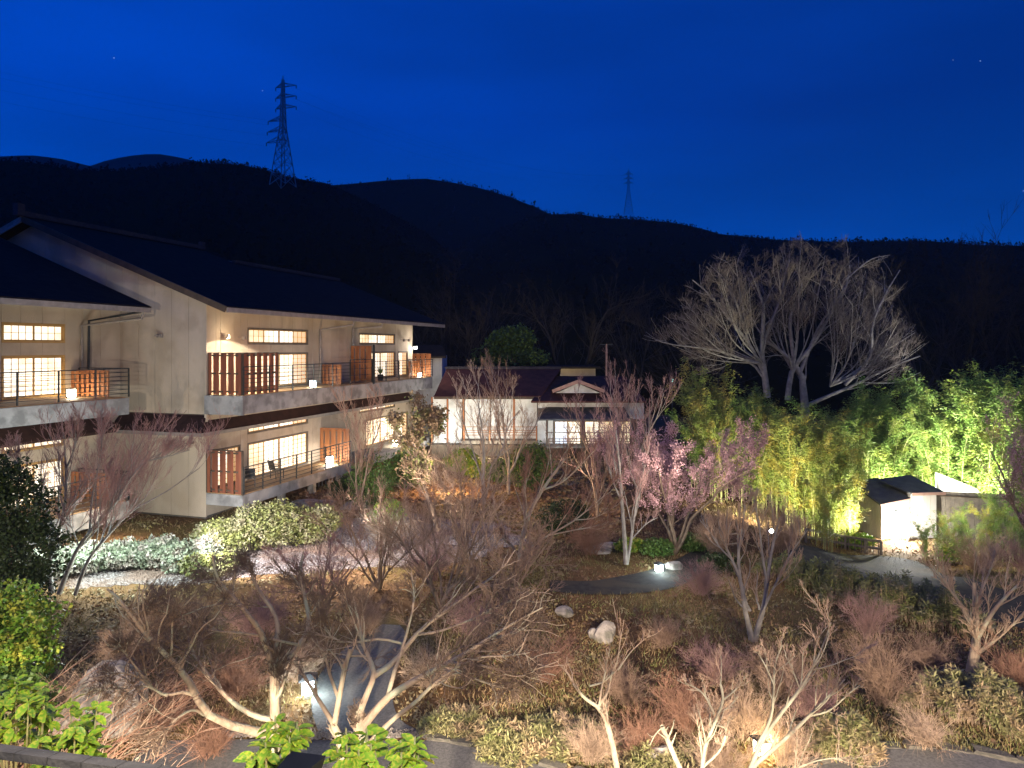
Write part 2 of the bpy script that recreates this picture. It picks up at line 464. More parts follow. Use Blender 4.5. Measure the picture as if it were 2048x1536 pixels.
def scatter_pebbles(name, pts, size, m, label):
    n = len(pts); r = rng
    base = np.array([(1, 0, 0), (-.5, .87, 0), (-.5, -.87, 0), (0, 0, .9)])
    s = size * r.uniform(.5, 1.3, (n, 1, 3)); a = r.uniform(0, 6.28, n)
    B = base[None] * s
    ca, sa = np.cos(a)[:, None], np.sin(a)[:, None]
    V = np.stack([B[..., 0] * ca - B[..., 1] * sa, B[..., 0] * sa + B[..., 1] * ca, B[..., 2]], -1) + pts[:, None]
    o = np.arange(n)[:, None] * 4
    t = np.concatenate([o + np.array([[0, 1, 3]]), o + np.array([[1, 2, 3]]), o + np.array([[2, 0, 3]])])
    link(name, raw_mesh(name, V, [t], m), label=label, cat='gravel', kind='stuff')
k = rng.integers(0, len(cx), 16000)
pp = np.stack([cx[k] + rng.uniform(0, .2, len(k)), cy[k] + rng.uniform(0, .2, len(k))], -1)
scatter_pebbles('loose_gravel', np.column_stack([pp, gz(pp[:, 0], pp[:, 1]) + .01]), .045, MAT['gravel'], 'pale crushed gravel spread on the lit bed below the guest house')
a = Gp(420, 1474); b = Gp(870, 1474)
t = rng.uniform(0, 1, 1500)
pp = np.column_stack([a[0] + (b[0] - a[0]) * t, a[1] + (b[1] - a[1]) * t + rng.normal(0, .07, 1500) + .05])
scatter_pebbles('drain_pebbles', np.column_stack([pp, gz(pp[:, 0], pp[:, 1]) + .03]), .035, MAT['pebble'], 'narrow drain strip of brown pebbles beside the driveway')

# ---------------------------------------------------------------- hills, forest, pylons
def hill(name, prof, R, r0, rough, seed, tex):
    px = np.arange(-3600, 5700, 28.0)
    py = np.interp(px, [p[0] for p in prof], [p[1] for p in prof])
    ang = np.arctan((px - 1024) / F)
    zr = EYE + (HZ - py) / F * R * np.cos(ang)
    ts = np.concatenate([np.linspace(0, 1, 26), [1.03, 1.07, 1.12, 1.18]])
    r = np.random.default_rng(seed)
    A, T = np.meshgrid(ang, ts)
    rad = r0 + (R - r0) * T
    f = np.where(T <= 1, T ** 1.25, 1 - (T - 1) * 1.4)
    H = zr[None] * f + 1.0 * (f > 0) * 0
    n = sum(np.sin(A * k * 9 + r.uniform(0, 6)) * np.sin(T * k * 5 + r.uniform(0, 6)) / k for k in (1, 2, 3, 5))
    H = H + n * rough * np.clip(T, 0, 1) * np.clip(1.0 - np.abs(T - 1) * .0, 0, 1) * (T < .97)
    H = H - 1.5 * (1 - np.clip(T * 6, 0, 1))
    V = np.stack([rad * np.sin(A), rad * np.cos(A), H], -1)
    m, k_ = V.shape[:2]
    i, j = np.meshgrid(np.arange(k_ - 1), np.arange(m - 1))
    q = np.stack([j * k_ + i, j * k_ + i + 1, (j + 1) * k_ + i + 1, (j + 1) * k_ + i], -1).reshape(-1, 4)
    link(name, raw_mesh(name, V, [q], MAT[tex], True), kind='structure')
    return V

near_l = [(-3600, 300), (-600, 330), (0, 335), (90, 340), (170, 350), (240, 348), (330, 335), (400, 326), (470, 334), (540, 345), (600, 358), (660, 368), (760, 415), (860, 470), (960, 560), (1040, 640), (1100, 700), (6000, 710)]
mid = [(-3600, 560), (300, 500), (560, 400), (640, 372), (700, 368), (780, 360), (850, 357), (900, 364), (960, 376), (1020, 394), (1080, 418), (1120, 440), (1300, 520), (1600, 620), (6000, 690)]
low_r = [(-3600, 700), (700, 640), (950, 480), (1060, 432), (1110, 428), (1160, 428), (1200, 436), (1250, 438), (1290, 440), (1350, 446), (1400, 456), (1440, 468), (1500, 474), (1560, 480), (1700, 484), (1760, 482), (1860, 482), (1950, 490), (2060, 492), (2600, 470), (6000, 440)]
far = [(-3600, 300), (-500, 320), (0, 313), (60, 310), (120, 317), (180, 332), (215, 320), (260, 311), (310, 312), (360, 324), (450, 345), (700, 420), (1200, 560), (6000, 640)]
hV = hill('near_hill', near_l, 330, 62, 4.0, 1, 'hill_soil')
hM = hill('middle_hill', mid, 560, 250, 5.0, 2, 'hill_soil')
hR = hill('right_ridge', low_r, 430, 66, 3.0, 3, 'hill_soil')
hF = hill('far_mountain', far, 850, 500, 8.0, 4, 'hill_hazy')

def forest(name, Vs, counts, hts, label):
    allq = []
    for V, n, h in zip(Vs, counts, hts):
        m, k_ = V.shape[:2]; r = rng
        a = r.uniform(.335, .64, n) * (k_ - 1); b = r.power(1.3, n) * 24.9
        # favour the ridge line
        ridge = r.random(n) < .4; b = np.where(ridge, 25 + r.normal(-.5, .3, n), b); b = np.clip(b, .6, 26.5)
        ia, ib = a.astype(int), b.astype(int); fa, fb = (a - ia)[:, None], (b - ib)[:, None]
        P = (V[ib, ia] * (1 - fa) * (1 - fb) + V[ib, ia + 1] * fa * (1 - fb) + V[ib + 1, ia] * (1 - fa) * fb + V[ib + 1, ia + 1] * fa * fb)
        H = h * r.uniform(.55, 1.25, (n, 1)) * (1 - .35 * ridge[:, None]); tip = (r.random((n, 1)) < .3)
        Q = 7
        t = r.uniform(0, 1, (n, Q)); wdt = np.where(tip, .26 * (1 - t), .42 * np.sqrt(np.clip(1 - (2 * t - .9) ** 2, .04, 1)))
        ph = r.uniform(0, 6.28, (n, Q)); rr = wdt * H * np.sqrt(r.random((n, Q)))
        c = P[:, None] + np.stack([rr * np.cos(ph), rr * np.sin(ph), t * H], -1) - np.array([0, 0, .6])
        s = H[:, :, None] * r.uniform(.10, .20, (n, Q, 1)) * (1 + .0 * t[..., None])
        u = r.normal(0, 1, (n, Q, 3)); u /= np.linalg.norm(u, axis=2, keepdims=True)
        v = np.cross(u, r.normal(0, 1, (n, Q, 3))); v /= np.linalg.norm(v, axis=2, keepdims=True)
        allq.append(np.stack([c - u * s, c + v * s, c + u * s, c - v * s], 2).reshape(-1, 3))
    V = np.concatenate(allq)
    link(name, raw_mesh(name, V, [np.arange(len(V)).reshape(-1, 4)], MAT['hill_forest']), label=label, cat='forest', kind='stuff')
forest('hillside_forest', [hV, hM, hR], [10000, 3500, 6500], [3.0, 4.6, 3.4], 'dark woods covering the black hills behind the inn')

def pylon(base, H, wb, arms, label, rot, waist=.55):
    root = empty('transmission_tower', base, rot, label, 'pylon', 'pylons on the hills')
    def half(t):   # half width at relative height
        return wb * ((1 - t / waist) * .5 + .17) if t < waist else wb * (.17 - .11 * (t - waist) / (1 - waist))
    th = H * .0042
    for sx in (-1, 1):
        for sy in (-1, 1):
            b = MB(); P = [(sx * half(t), sy * half(t), t * H) for t in (0, .2, .4, waist, .75, 1)]
            for p, q_ in zip(P[:-1], P[1:]): b.bar(p, q_, th * 1.5)
            b.build('leg', MAT['steel'], root)
    lv = [0, .11, .21, .30, .38, .45, .51, .57, .62, .67, .72, .77, .82, .87, .92, .97]
    for a, c in zip(lv[:-1], lv[1:]):
        b = MB(); A, B = half(a), half(c)
        ring = [(-1, -1), (1, -1), (1, 1), (-1, 1)]
        for k in range(4):
            p, q_ = ring[k], ring[(k + 1) % 4]
            b.bar((p[0] * A, p[1] * A, a * H), (q_[0] * B, q_[1] * B, c * H), th * .8)
            b.bar((q_[0] * A, q_[1] * A, a * H), (p[0] * B, p[1] * B, c * H), th * .8)
            b.bar((p[0] * B, p[1] * B, c * H), (q_[0] * B, q_[1] * B, c * H), th * .8)
        b.build('brace', MAT['steel'], root)
    tips = []
    for t, l, r in arms:
        for s, ln in ((-1, l), (1, r)):
            if not ln: continue
            w = half(t); b = MB(); e = (s * ln * H, 0, t * H)
            for y in (-1, 1):
                b.bar((s * w, y * w, t * H), e, th); b.bar((s * w, y * w, t * H + .035 * H), e, th)
                m_ = (s * (w + ln * H) / 2, y * w / 2, t * H)
                b.bar((s * w, y * w, t * H + .035 * H), m_, th * .7)
            o = b.build('crossarm', MAT['steel'], root)
            i = MB(); i.bar(e, (e[0], 0, t * H - .03 * H), th * 1.3); i.build('insulator', MAT['metal_dark'], o)
            tips.append((root, (e[0], 0, t * H - .03 * H)))
    b = MB(); b.bar((0, 0, H), (0, 0, H * 1.035), th * 1.5); b.build('lightning_rod', MAT['steel'], root)
    M = Matrix.Translation(base) @ Matrix.Rotation(rot, 4, 'Z')
    return [np.array(M @ Vector(p)) for _, p in tips]
p1 = W(566, 372, 250); p2 = W(1257, 430, 415)
t1 = pylon(tuple(p1), 37.5, 4.8, [(.93, .08, .145), (.83, .08, .145), (.73, .08, .145), (.62, .165, .03), (.52, .175, .03), (.42, .185, .03)],
           'large steel lattice pylon with six cross arms on the left hill', math.radians(-18))
t2 = pylon(tuple(p2), 26.5, 4.0, [(.90, .09, .09), (.80, .10, .10), (.70, .10, .10)],
           'small distant lattice pylon standing on the right ridge', math.radians(-10))
k = 0
for a, b in zip([t1[1], t1[3], t1[5], t1[0]], [t2[0], t2[2], t2[4], t2[1]]):
    s = np.linspace(0, 1, 24)[:, None]; P = a * (1 - s) + b * s; P[:, 2] -= (4 * s * (1 - s)).ravel() * 9
    m = MB(); m.tube(P, .018, 3); m.build('power_cable', MAT['metal_dark'], label='thin sagging power cable strung between the two hill pylons', cat='cable', group='cables between the pylons')
for a in (t1[6], t1[7], t1[8] if len(t1) > 8 else t1[6], t1[10] if len(t1) > 10 else t1[7]):
    e = a + np.array([-260, -60, 52.0]); s = np.linspace(0, 1, 20)[:, None]
    P = a * (1 - s) + e * s; P[:, 2] -= (4 * s * (1 - s)).ravel() * 8
    m = MB(); m.tube(P, .018, 3); m.build('power_cable', MAT['metal_dark'], label='thin power cable leaving the large pylon towards the upper left', cat='cable', group='cables left of the large pylon')

# ---------------------------------------------------------------- damp evening air
hm = bpy.data.materials.new('haze'); hm.use_nodes = True
hn = hm.node_tree.nodes; hn.clear(); ho = hn.new('ShaderNodeOutputMaterial'); hv = hn.new('ShaderNodeVolumePrincipled')
hv.inputs['Density'].default_value = .0002; hv.inputs['Color'].default_value = (.92, .94, 1, 1)
hm.node_tree.links.new(hv.outputs[0], ho.inputs['Volume'])
MB().box(-1600, 1600, -500, 1600, -4, 290).build('haze', hm, label='thin even evening haze over the valley', kind='stuff')

# ---------------------------------------------------------------- guest house
TH = math.atan2(.956, .292)
HC = (-12.79, 29.68, 0.0)
def hw(u, y, z):
    """house coordinates -> world"""
    c, s = math.cos(TH), math.sin(TH)
    return np.array([HC[0] + c * u - s * y, HC[1] + s * u + c * y, z])

house = empty('guest_house', HC, TH, 'two-storey cream guest house with lit windows under a long dark gabled roof', 'house')
wing = empty('guest_house', HC, TH, 'cream wing of the guest house cut by the left edge, with its own dark roof', 'house')
SL = .387
def panels_front(parent, y, xs, zlo, zhi, holes, m):
    """upright cladding panels on a wall facing -y; xs: seams, holes: (x0,x1,z0,z1)"""
    for a, b in zip(xs[:-1], xs[1:]):
        if b - a < .05: continue
        mid_ = (a + b) / 2
        hz = sorted([(h[2], h[3]) for h in holes if h[0] - .01 <= mid_ <= h[1] + .01])
        z = zlo
        for (h0, h1) in hz + [(zhi, None)]:
            if min(h0, zhi) - z > .08:
                MB().box(a + .006, b - .006, y, y + .07, z + .004, min(h0, zhi) - .004).build('wall_panel', m, parent)
            if h1 is None: break
            z = max(z, h1)

def seams(x0, x1, step, extra):
    s = set(np.round(np.arange(x0, x1, step), 3).tolist() + [x0, x1] + list(extra))
    s = sorted(s); out = [s[0]]
    for v in s[1:]:
        if v - out[-1] < .18 and v not in extra and v != x1: continue
        if v - out[-1] < .18 and out[-1] not in extra and out[-1] != x0: out.pop()
        out.append(v)
    return out

def window(parent, x0, x1, z0, z1, y, sashes, papers, rows, cols=3, fw=.07, frame='wood_grey', deep=.12):
    """shoji window: frame, sliding sashes with lattice, lit paper panes"""
    f = MB()
    f.box(x0, x1, y - .02, y + deep, z1 - fw, z1).box(x0, x1, y - .02, y + deep, z0, z0 + fw)
    f.box(x0, x0 + fw, y - .018, y + deep, z0 + fw, z1 - fw).box(x1 - fw, x1, y - .018, y + deep, z0 + fw, z1 - fw)
    win = f.build('window', MAT[frame], parent)
    a0, a1 = x0 + fw, x1 - fw; w = (a1 - a0) / sashes
    for k in range(sashes):
        a, b = a0 + k * w, a0 + (k + 1) * w; yy = y + .03 + .025 * (k % 2)
        s = MB(); e = .045
        s.box(a, a + e, yy, yy + .022, z0 + fw, z1 - fw).box(b - e, b, yy, yy + .022, z0 + fw, z1 - fw)
        s.box(a + e, b - e, yy, yy + .022, z1 - fw - e, z1 - fw).box(a + e, b - e, yy, yy + .022, z0 + fw, z0 + fw + e)
        for c in range(1, cols):
            x = a + e + (b - a - 2 * e) * c / cols; s.box(x - .009, x + .009, yy + .004, yy + .018, z0 + fw + e, z1 - fw - e)
        for c in range(1, rows):
            z = z0 + fw + e + (z1 - z0 - 2 * fw - 2 * e) * c / rows; s.box(a + e, b - e, yy + .005, yy + .017, z - .009, z + .009)
        s.build('sash', MAT['wood_frame'], win)
        MB().box(a + .002, b - .002, yy + .026, yy + .034, z0 + fw, z1 - fw).build('pane', MAT[papers[k % len(papers)]], win)
    return win

def fence(parent, p, q_, z0, z1, n, m='wood_red', th=.025, name='privacy_fence', gap=.28, rails=3, dense=None):
    """plank screen between two plan points, planks on alternating sides of the rails"""
    p = np.array(p, float); q_ = np.array(q_, float); L = np.linalg.norm(q_ - p); t = (q_ - p) / L; nn = np.array([-t[1], t[0]])
    b = MB()
    for k in range(rails):
        z = z0 + .12 + (z1 - z0 - .2) * k / (rails - 1); b.bar((*p, z), (*q_, z), .03, .07)
    for e in (p, q_): b.bar((*e, z0 - .02), (*e, z1 + .03), .075)
    b.bar((*p, z1 + .02), (*q_, z1 + .02), .09, .04)
    fr = b.build(name, MAT['wood_dark'] if m == 'wood_red' else MAT[m], parent)
    w = L / n
    for k in range(n):
        c = p + t * (k + .5) * w + nn * (.032 if k % 2 else -.032)
        h = w * (1 - gap) / 2; bb = MB()
        a = c - t * h; d = c + t * h; o = nn * th / 2
        bb.hexa([(*(a - o), z0), (*(d - o), z0), (*(d + o), z0), (*(a + o), z0), (*(a - o), z1), (*(d - o), z1), (*(d + o), z1), (*(a + o), z1)])
        bb.build('plank', MAT[m], fr)
    return fr

def railing(parent, pts, z0, h=1.12, bars=6, step=1.6):
    r = None
    for (p, q_) in zip(pts[:-1], pts[1:]):
        p = np.array(p, float); q_ = np.array(q_, float); L = np.linalg.norm(q_ - p)
        n = max(1, round(L / step))
        b = MB(); b.bar((*p, z0 + h), (*q_, z0 + h), .05, .04)
        r = b.build('railing', MAT['metal_dark'], parent)
        for k in range(n + 1):
            c = p + (q_ - p) * k / n
            MB().bar((*c, z0), (*c, z0 + h), .045).build('post', MAT['metal_dark'], r)
        for k in range(bars):
            z = z0 + .13 + (h - .28) * k / (bars - 1)
            MB().bar((*p, z), (*q_, z), .022).build('rail', MAT['metal_dark'], r)

# seams and holes of the main block facade (plane y=0)
Z1, Z2, EA = 1.16, 5.25, 8.88
wins = []
for dz in (0, -4.09):
    wins += [(2.68, 7.52, 7.34 + dz, 8.11 + dz), (2.68, 7.52, Z2 + dz + .02, 6.95 + dz),
             (12.84, 17.57, 7.38 + dz, 8.07 + dz), (13.6, 17.6, Z2 + dz + .02, 6.95 + dz), (18.0, 19.5, Z2 + dz + .02, 6.95 + dz)]
wins += [(.6, 2.2, Z1 + .02, 2.86)]
ex = sorted({w[0] for w in wins} | {w[1] for w in wins})
xs = seams(0, 20.26, .88, ex)
panels_front(house, 0, xs, 4.40, 9.25, [w for w in wins if w[2] > 4.5], MAT['plaster'])
panels_front(house, 0, xs, .15, 4.36, [w for w in wins if w[2] < 4.5], MAT['plaster'])
for (a, b, c, d) in wins:
    up = c > 4.5; tall = d - c > 1
    if tall:
        if b - a > 3: window(house, a, b, c, d, 0, 4, ['paper_warm', 'paper_white', 'paper_white', 'paper_amber'] if up else ['paper_warm', 'paper_white', 'paper_white', 'paper_warm'], 7, 3)
        else: window(house, a, b, c, d, 0, 2, ['paper_white', 'paper_amber'], 7, 3)
    else: window(house, a, b, c, d, 0, 4, ['paper_warm', 'paper_white', 'paper_white', 'paper_amber'], 2, 3)
# gable wall facing the camera side (plane x=0)
for k in range(22):
    a, b = k * .88, (k + 1) * .88
    if b > 18.9: b = 18.9
    for z0, z1 in ((.1, 4.36), (4.40, None)):
        V = []
        za = 9.20 + SL * (a if a < 9.4 else 18.8 - a); zb = 9.20 + SL * (b if b <= 9.4 else 18.8 - b)
        ta, tb = (z1, z1) if z1 else (za, zb)
        V = [(0, a + .006, z0), (.07, a + .006, z0), (.07, b - .006, z0), (0, b - .006, z0), (0, a + .006, ta), (.07, a + .006, ta), (.07, b - .006, tb), (0, b - .006, tb)]
        MB().hexa([(x + 0, y, z) for x, y, z in V]).build('wall_panel', MAT['plaster'], house)
b = MB()
b.prism([(.09, 0), (18.8, 0), (18.8, 9.1), (9.4, 12.7), (.09, 9.1)], 'x', .09, 20.2)
b.build('wall', MAT['wall_core'], house)
MB().box(20.2, 20.28, .0, 18.8, 0, 9.1).build('wall', MAT['plaster'], house)
# roof
def roofslab(parent, poly, m, th=.2, name='roof'):
    """poly in (x,y); height follows the front slope"""
    n = len(poly); V = [(x, y, EA + SL * (y + 1.5)) for x, y in poly]; V2 = [(x, y, z - th) for x, y, z in V]
    bb = MB(); bb._add(V2 + V, [(i, (i + 1) % n, n + (i + 1) % n, n + i) for i in range(n)])
    bb.poly.append(list(range(n))[::-1]); bb.poly.append(list(range(n, 2 * n)))
    return bb.build(name, m, parent)
roofslab(house, [(-.6, -1.5), (22.3, -1.5), (22.3, 7.04), (10.6, 7.04), (10.6, 9.4), (-.6, 9.4)], MAT['roof_slate'])
b = MB(); b.hexa([(-.6, 9.401, 12.89), (10.6, 9.401, 12.89), (10.6, 20.3, 8.68), (-.6, 20.3, 8.68), (-.6, 9.401, 13.10), (10.6, 9.401, 13.10), (10.6, 20.3, 8.88), (-.6, 20.3, 8.88)])
b.hexa([(10.62, 7.042, 11.98), (22.3, 7.042, 11.98), (22.3, 18.3, 7.6), (10.62, 18.3, 7.6), (10.62, 7.042, 12.18), (22.3, 7.042, 12.18), (22.3, 18.3, 7.8), (10.62, 18.3, 7.8)])
b.build('roof', MAT['roof_slate'], house)
MB().bar((-.7, 9.4, 13.20), (10.7, 9.4, 13.20), .30, .22).build('ridge_cap', MAT['ridge'], house)
MB().bar((10.62, 7.04, 12.27), (22.4, 7.04, 12.27), .28, .2).build('ridge_cap', MAT['ridge'], house)
MB().box(-.95, -.6, 9.25, 9.55, 13.1, 13.62).build('ridge_ornament', MAT['ridge'], house)
MB().box(10.6, 10.85, 9.25, 9.55, 13.1, 13.55).build('ridge_ornament', MAT['ridge'], house)
for x in (-.64, 22.34):   # barge boards
    b = MB(); b.bar((x, -1.5, EA - .14), (x, 9.4 if x < 0 else 7.04, (13.10 if x < 0 else 12.18) - .14), .05, .26); b.build('barge_board', MAT['wood_dark'], house)
b = MB(); b.bar((-.64, 9.4, 12.96), (-.64, 20.3, 8.74), .05, .26); b.build('barge_board', MAT['concrete'], house)
MB().box(-.6, 22.3, -1.58, -1.5, EA - .26, EA - .06).build('gutter', MAT['metal_pipe'], house)
def pipe(parent, x, ya, xa, zt, zb, yw=-.08):
    b = MB(); b.tube([(xa, ya, EA - .2), (xa, ya + .05, EA - .45), (x, yw, zt), (x, yw, zb)], .055, 8); b.build('downpipe', MAT['metal_pipe'], parent, smooth=True)
pipe(house, 8.55, -1.5, 9.6, 8.15, 5.3)
pipe(house, 12.0, -1.5, 12.9, 8.3, 5.3)
# balconies (concrete slabs) and timber decks
for (x0, x1, z, th) in ((0.0, 19.5, Z2, .80), (0.0, 8.75, Z1, .52)):
    MB().box(x0, x1, -1.81, -.002, z - th, z - .05).build('balcony_slab', MAT['concrete'], house)
    n = int((x1 - x0) / .6)
    for k in range(n):
        a = x0 + .03 + (x1 - x0 - .06) * k / n
        MB().box(a + .005, a + (x1 - x0 - .06) / n - .005, -1.76, -.03, z - .046, z - .006).build('deck_board', MAT['wood_deck'], house)
MB().box(11.2, 19.5, -1.81, -.002, Z1 - .5, Z1).build('balcony_slab', MAT['concrete'], house)
MB().box(-.12, .0, -1.9, -.01, 4.42, 5.2).build('balcony_slab', MAT['concrete'], house)
fence(house, (0.02, -.12), (.02, -1.78), Z2, Z2 + 1.70, 9)
fence(house, (.02, -1.80), (2.35, -1.80), Z2, Z2 + 1.70, 11)
railing(house, [(.02, -1.84), (8.6, -1.84)], Z2, 1.15)
railing(house, [(8.6, -1.84), (11.0, -1.84)], Z2, 1.3, 4, 2.4)
railing(house, [(11.0, -1.84), (19.45, -1.84), (19.45, -.1)], Z2, 1.15)
fence(house, (8.8, -.1), (8.8, -1.15), Z2, Z2 + 1.0, 9, 'wood_orange')
fence(house, (11.75, -.15), (11.75, -1.35), Z2, Z2 + 2.0, 7, 'wood_orange')
MB().bar((11.2, -1.84, Z2 - .1), (11.2, -1.84, Z2 + 2.1), .1).build('fence_post', MAT['metal_dark'], house)
fence(house, (19.3, -.5), (19.3, -1.75), Z2, Z2 + 1.5, 7, 'wood_orange')
fence(house, (17.8, -.9), (19.2, -.9), Z2, Z2 + 1.0, 7, 'wood_orange')
fence(house, (0.02, -.05), (.02, -1.78), Z1, Z1 + 1.75, 9)
railing(house, [(.05, -1.84), (8.7, -1.84)], Z1, 1.1, 6, 1.3)
fence(house, (8.6, -.1), (8.6, -1.76), Z1, Z1 + 1.72, 9, 'wood_orange')
# struts and posts under the lower balcony
for x in (.5, 3.0, 5.5, 8.0): MB().box(x, x + .25, -1.6, -1.35, -.3, Z1 - .53).build('support_post', MAT['concrete'], house)
for x in np.arange(6.0, 8.6, .32): MB().box(x, x + .05, -1.0, -.95, 0, Z1 - .53).build('underfloor_slat', MAT['concrete'], house)
# pent roofs between the storeys
def pent(parent, V, m, th=.10):
    V = np.array(V, float); b = MB(); b.hexa(np.vstack([V - [0, 0, th], V])); return b.build('pent_roof', m, parent)
pent(house, [(-.68, -.32, 3.72), (19.6, -.32, 3.72), (19.6, -.003, 4.15), (-.002, -.003, 4.15)], MAT['roof_pent'])
pent(house, [(-.68, -.33, 3.72), (-.003, -.004, 4.36), (-.003, 4.45, 4.36), (-.68, 4.45, 3.72)], MAT['roof_pent'])
MB().box(-.74, -.69, -.4, 4.4, 3.56, 3.70).build('gutter', MAT['metal_pipe'], house)
MB().box(-.74, 19.6, -.40, -.345, 3.56, 3.70).build('gutter', MAT['metal_pipe'], house)
MB().box(-.10, .0, -.1, -.004, 4.1, 9.3).build('corner_post', MAT['plaster'], house)
# gable wall sensor light
b = MB(); b.box(-.12, 0, 2.2, 2.45, 7.62, 7.78).box(-.3, -.12, 2.27, 2.38, 7.66, 7.74); b.build('wall_light', MAT['metal_pipe'], house)
# hooded wall lamps on the facade
def downlight(parent, x, z, lit, e=60, col=(1, .9, .72)):
    b = MB(); b.cyl((x, -.30), .085, z, z + .16, 12, .06).box(x - .02, x + .02, -.24, .0, z + .09, z + .12)
    w = b.build('wall_lamp', MAT['metal_pipe'], parent)
    if lit:
        MB().cyl((x, -.30), .05, z - .012, z - .002, 12).build('bulb', MAT['lamp_warm'], w)
        lamp('POINT', 'wall_lamp_glow', (x, -.50, z + .1), 28, (1, .80, .55), size=.08, parent=parent)
        lamp('SPOT', 'wall_lamp_light', (x, -.30, z - .03), e, col, None, .04, 165, .2, parent)
downlight(house, 1.0, 7.60, True, 2200); downlight(house, 2.05, 7.55, False)
downlight(house, 18.3, 7.6, False); downlight(house, 19.0, 7.6, False)
b = MB(); b.box(20.1, 20.35, -.35, -.02, 7.25, 7.32); wl_ = b.build('wall_lamp', MAT['metal_dark'], house)
MB().cyl((20.2, -.25), .10, 7.10, 7.24, 12).build('bulb', MAT['lamp_white'], wl_)
lamp('POINT', 'end_lamp_light', (20.0, -.65, 7.1), 160, (1, .93, .85), size=.08, parent=house)
def deck_lamp(parent, x, y, z, s, m, e, col):
    b = MB(); b.box(x - s * .6, x + s * .6, y - s * .6, y + s * .6, z, z + .03).box(x - s * .6, x + s * .6, y - s * .6, y + s * .6, z + s * 1.6, z + s * 1.6 + .03)
    for sx in (-1, 1):
        for sy in (-1, 1): b.bar((x + sx * s * .55, y + sy * s * .55, z + .01), (x + sx * s * .55, y + sy * s * .55, z + s * 1.6 + .01), .015)
    l_ = b.build('deck_lamp', MAT['metal_dark'], parent)
    MB().box(x - s / 2, x + s / 2, y - s / 2, y + s / 2, z + .032, z + s * 1.6 - .002).build('lamp_glass', MAT[m], l_)
    lamp('POINT', 'deck_lamp_light', (x, y - s * .9 - .12, z + s + .25), e, col, size=.1, parent=parent)
deck_lamp(house, 5.7, -1.45, Z2, .20, 'lamp_cool', 22, (.72, .9, 1))
deck_lamp(house, 7.7, -1.15, Z1, .26, 'lamp_white', 45, (1, .95, .85))
deck_lamp(house, 15.0, -1.3, Z1, .22, 'lamp_warm', 90, (1, .78, .5))
deck_lamp(house, 18.6, -1.3, Z2, .16, 'lamp_white', 30, (1, .9, .75))

# left wing
MB().prism([(4.59, 0), (20, 0), (20, 9.1), (12.5, 12.2), (4.59, 9.1)], 'x', -16, -.02).build('wall', MAT['wall_core'], wing)
lw = []
for dz in (0, -4.09):
    for a, b in ((-5.3, -2.71), (-9.8, -6.6)): lw += [(a, b, 7.38 + dz, 8.13 + dz), (a, b, Z2 + dz + .02, 6.9 + dz)]
ex = sorted({w[0] for w in lw} | {w[1] for w in lw})
xs = seams(-16, 0, .88, ex)
panels_front(wing, 4.5, xs, 4.40, 9.25, [w for w in lw if w[2] > 4.5], MAT['plaster'])
panels_front(wing, 4.5, xs, .15, 4.36, [w for w in lw if w[2] < 4.5], MAT['plaster'])
for (a, b, c, d) in lw: window(wing, a, b, c, d, 4.5, 4 if b - a > 3 else 2, ['paper_white', 'paper_white'] if c > 4.5 else ['paper_warm', 'paper_white'], 7 if d - c > 1 else 2, 4, .07, 'wood_frame')
for z in (Z2, Z1):
    MB().box(-16, -2.1, 1.9, 4.498, z - .70, z - .05).build('balcony_slab', MAT['concrete'], wing)
    for k in range(26):
        a = -16 + .53 * k; MB().box(a + .005, a + .525, 1.95, 4.47, z - .046, z - .006).build('deck_board', MAT['wood_deck'], wing)
    railing(wing, [(-16, 1.87), (-2.15, 1.87), (-2.15, 4.4)], z, 1.12, 6, 1.5)
    fence(wing, (-2.45, 4.4), (-2.45, 2.6), z, z + 1.0, 14, 'wood_orange')
b = MB(); x0, x1 = -16, -1.15
b.hexa([(x0, 1.8, 8.68), (x1, 1.8, 8.68), (x1, 12.5, 12.82), (x0, 12.5, 12.82), (x0, 1.8, 8.88), (x1, 1.8, 8.88), (x1, 12.5, 13.02), (x0, 12.5, 13.02)])
b.build('roof', MAT['roof_slate'], wing)
b = MB(); b.hexa([(x0, 12.502, 12.82), (x1, 12.502, 12.82), (x1, 22, 9.1), (x0, 22, 9.1), (x0, 12.502, 13.02), (x1, 12.502, 13.02), (x1, 22, 9.3), (x0, 22, 9.3)])
b.build('roof', MAT['roof_slate'], wing)
b = MB(); b.bar((-1.12, 1.8, 8.76), (-1.12, 12.5, 12.9), .05, .24); b.build('barge_board', MAT['wood_dark'], wing)
MB().box(-16, -1.15, 1.72, 1.80, EA - .26, EA - .06).build('gutter', MAT['metal_pipe'], wing)
b = MB(); b.tube([(-1.5, 1.8, EA - .22), (-1.5, 1.85, EA - .5), (-2.0, 4.42, 8.1), (-2.0, 4.42, 5.3)], .055, 8); b.build('downpipe', MAT['metal_pipe'], wing)
b = MB(); b.tube([(-1.5, 1.8, EA - .22), (-1.7, 4.38, 8.3), (-1.7, 4.42, 5.3)], .05, 8); b.build('downpipe', MAT['metal_dark'], wing)
pent(wing, [(-16, 3.9, 3.72), (-.70, 3.9, 3.72), (-.70, 4.498, 4.3), (-16, 4.498, 4.3)], MAT['roof_pent'])
deck_lamp(wing, -3.2, 3.6, Z2, .2, 'lamp_warm', 10, (1, .85, .6))
lamp('POINT', 'wing_deck_light', tuple((-4.6, 2.6, Z1 + 1.2)), 18, (1, .75, .45), size=.3, parent=wing)

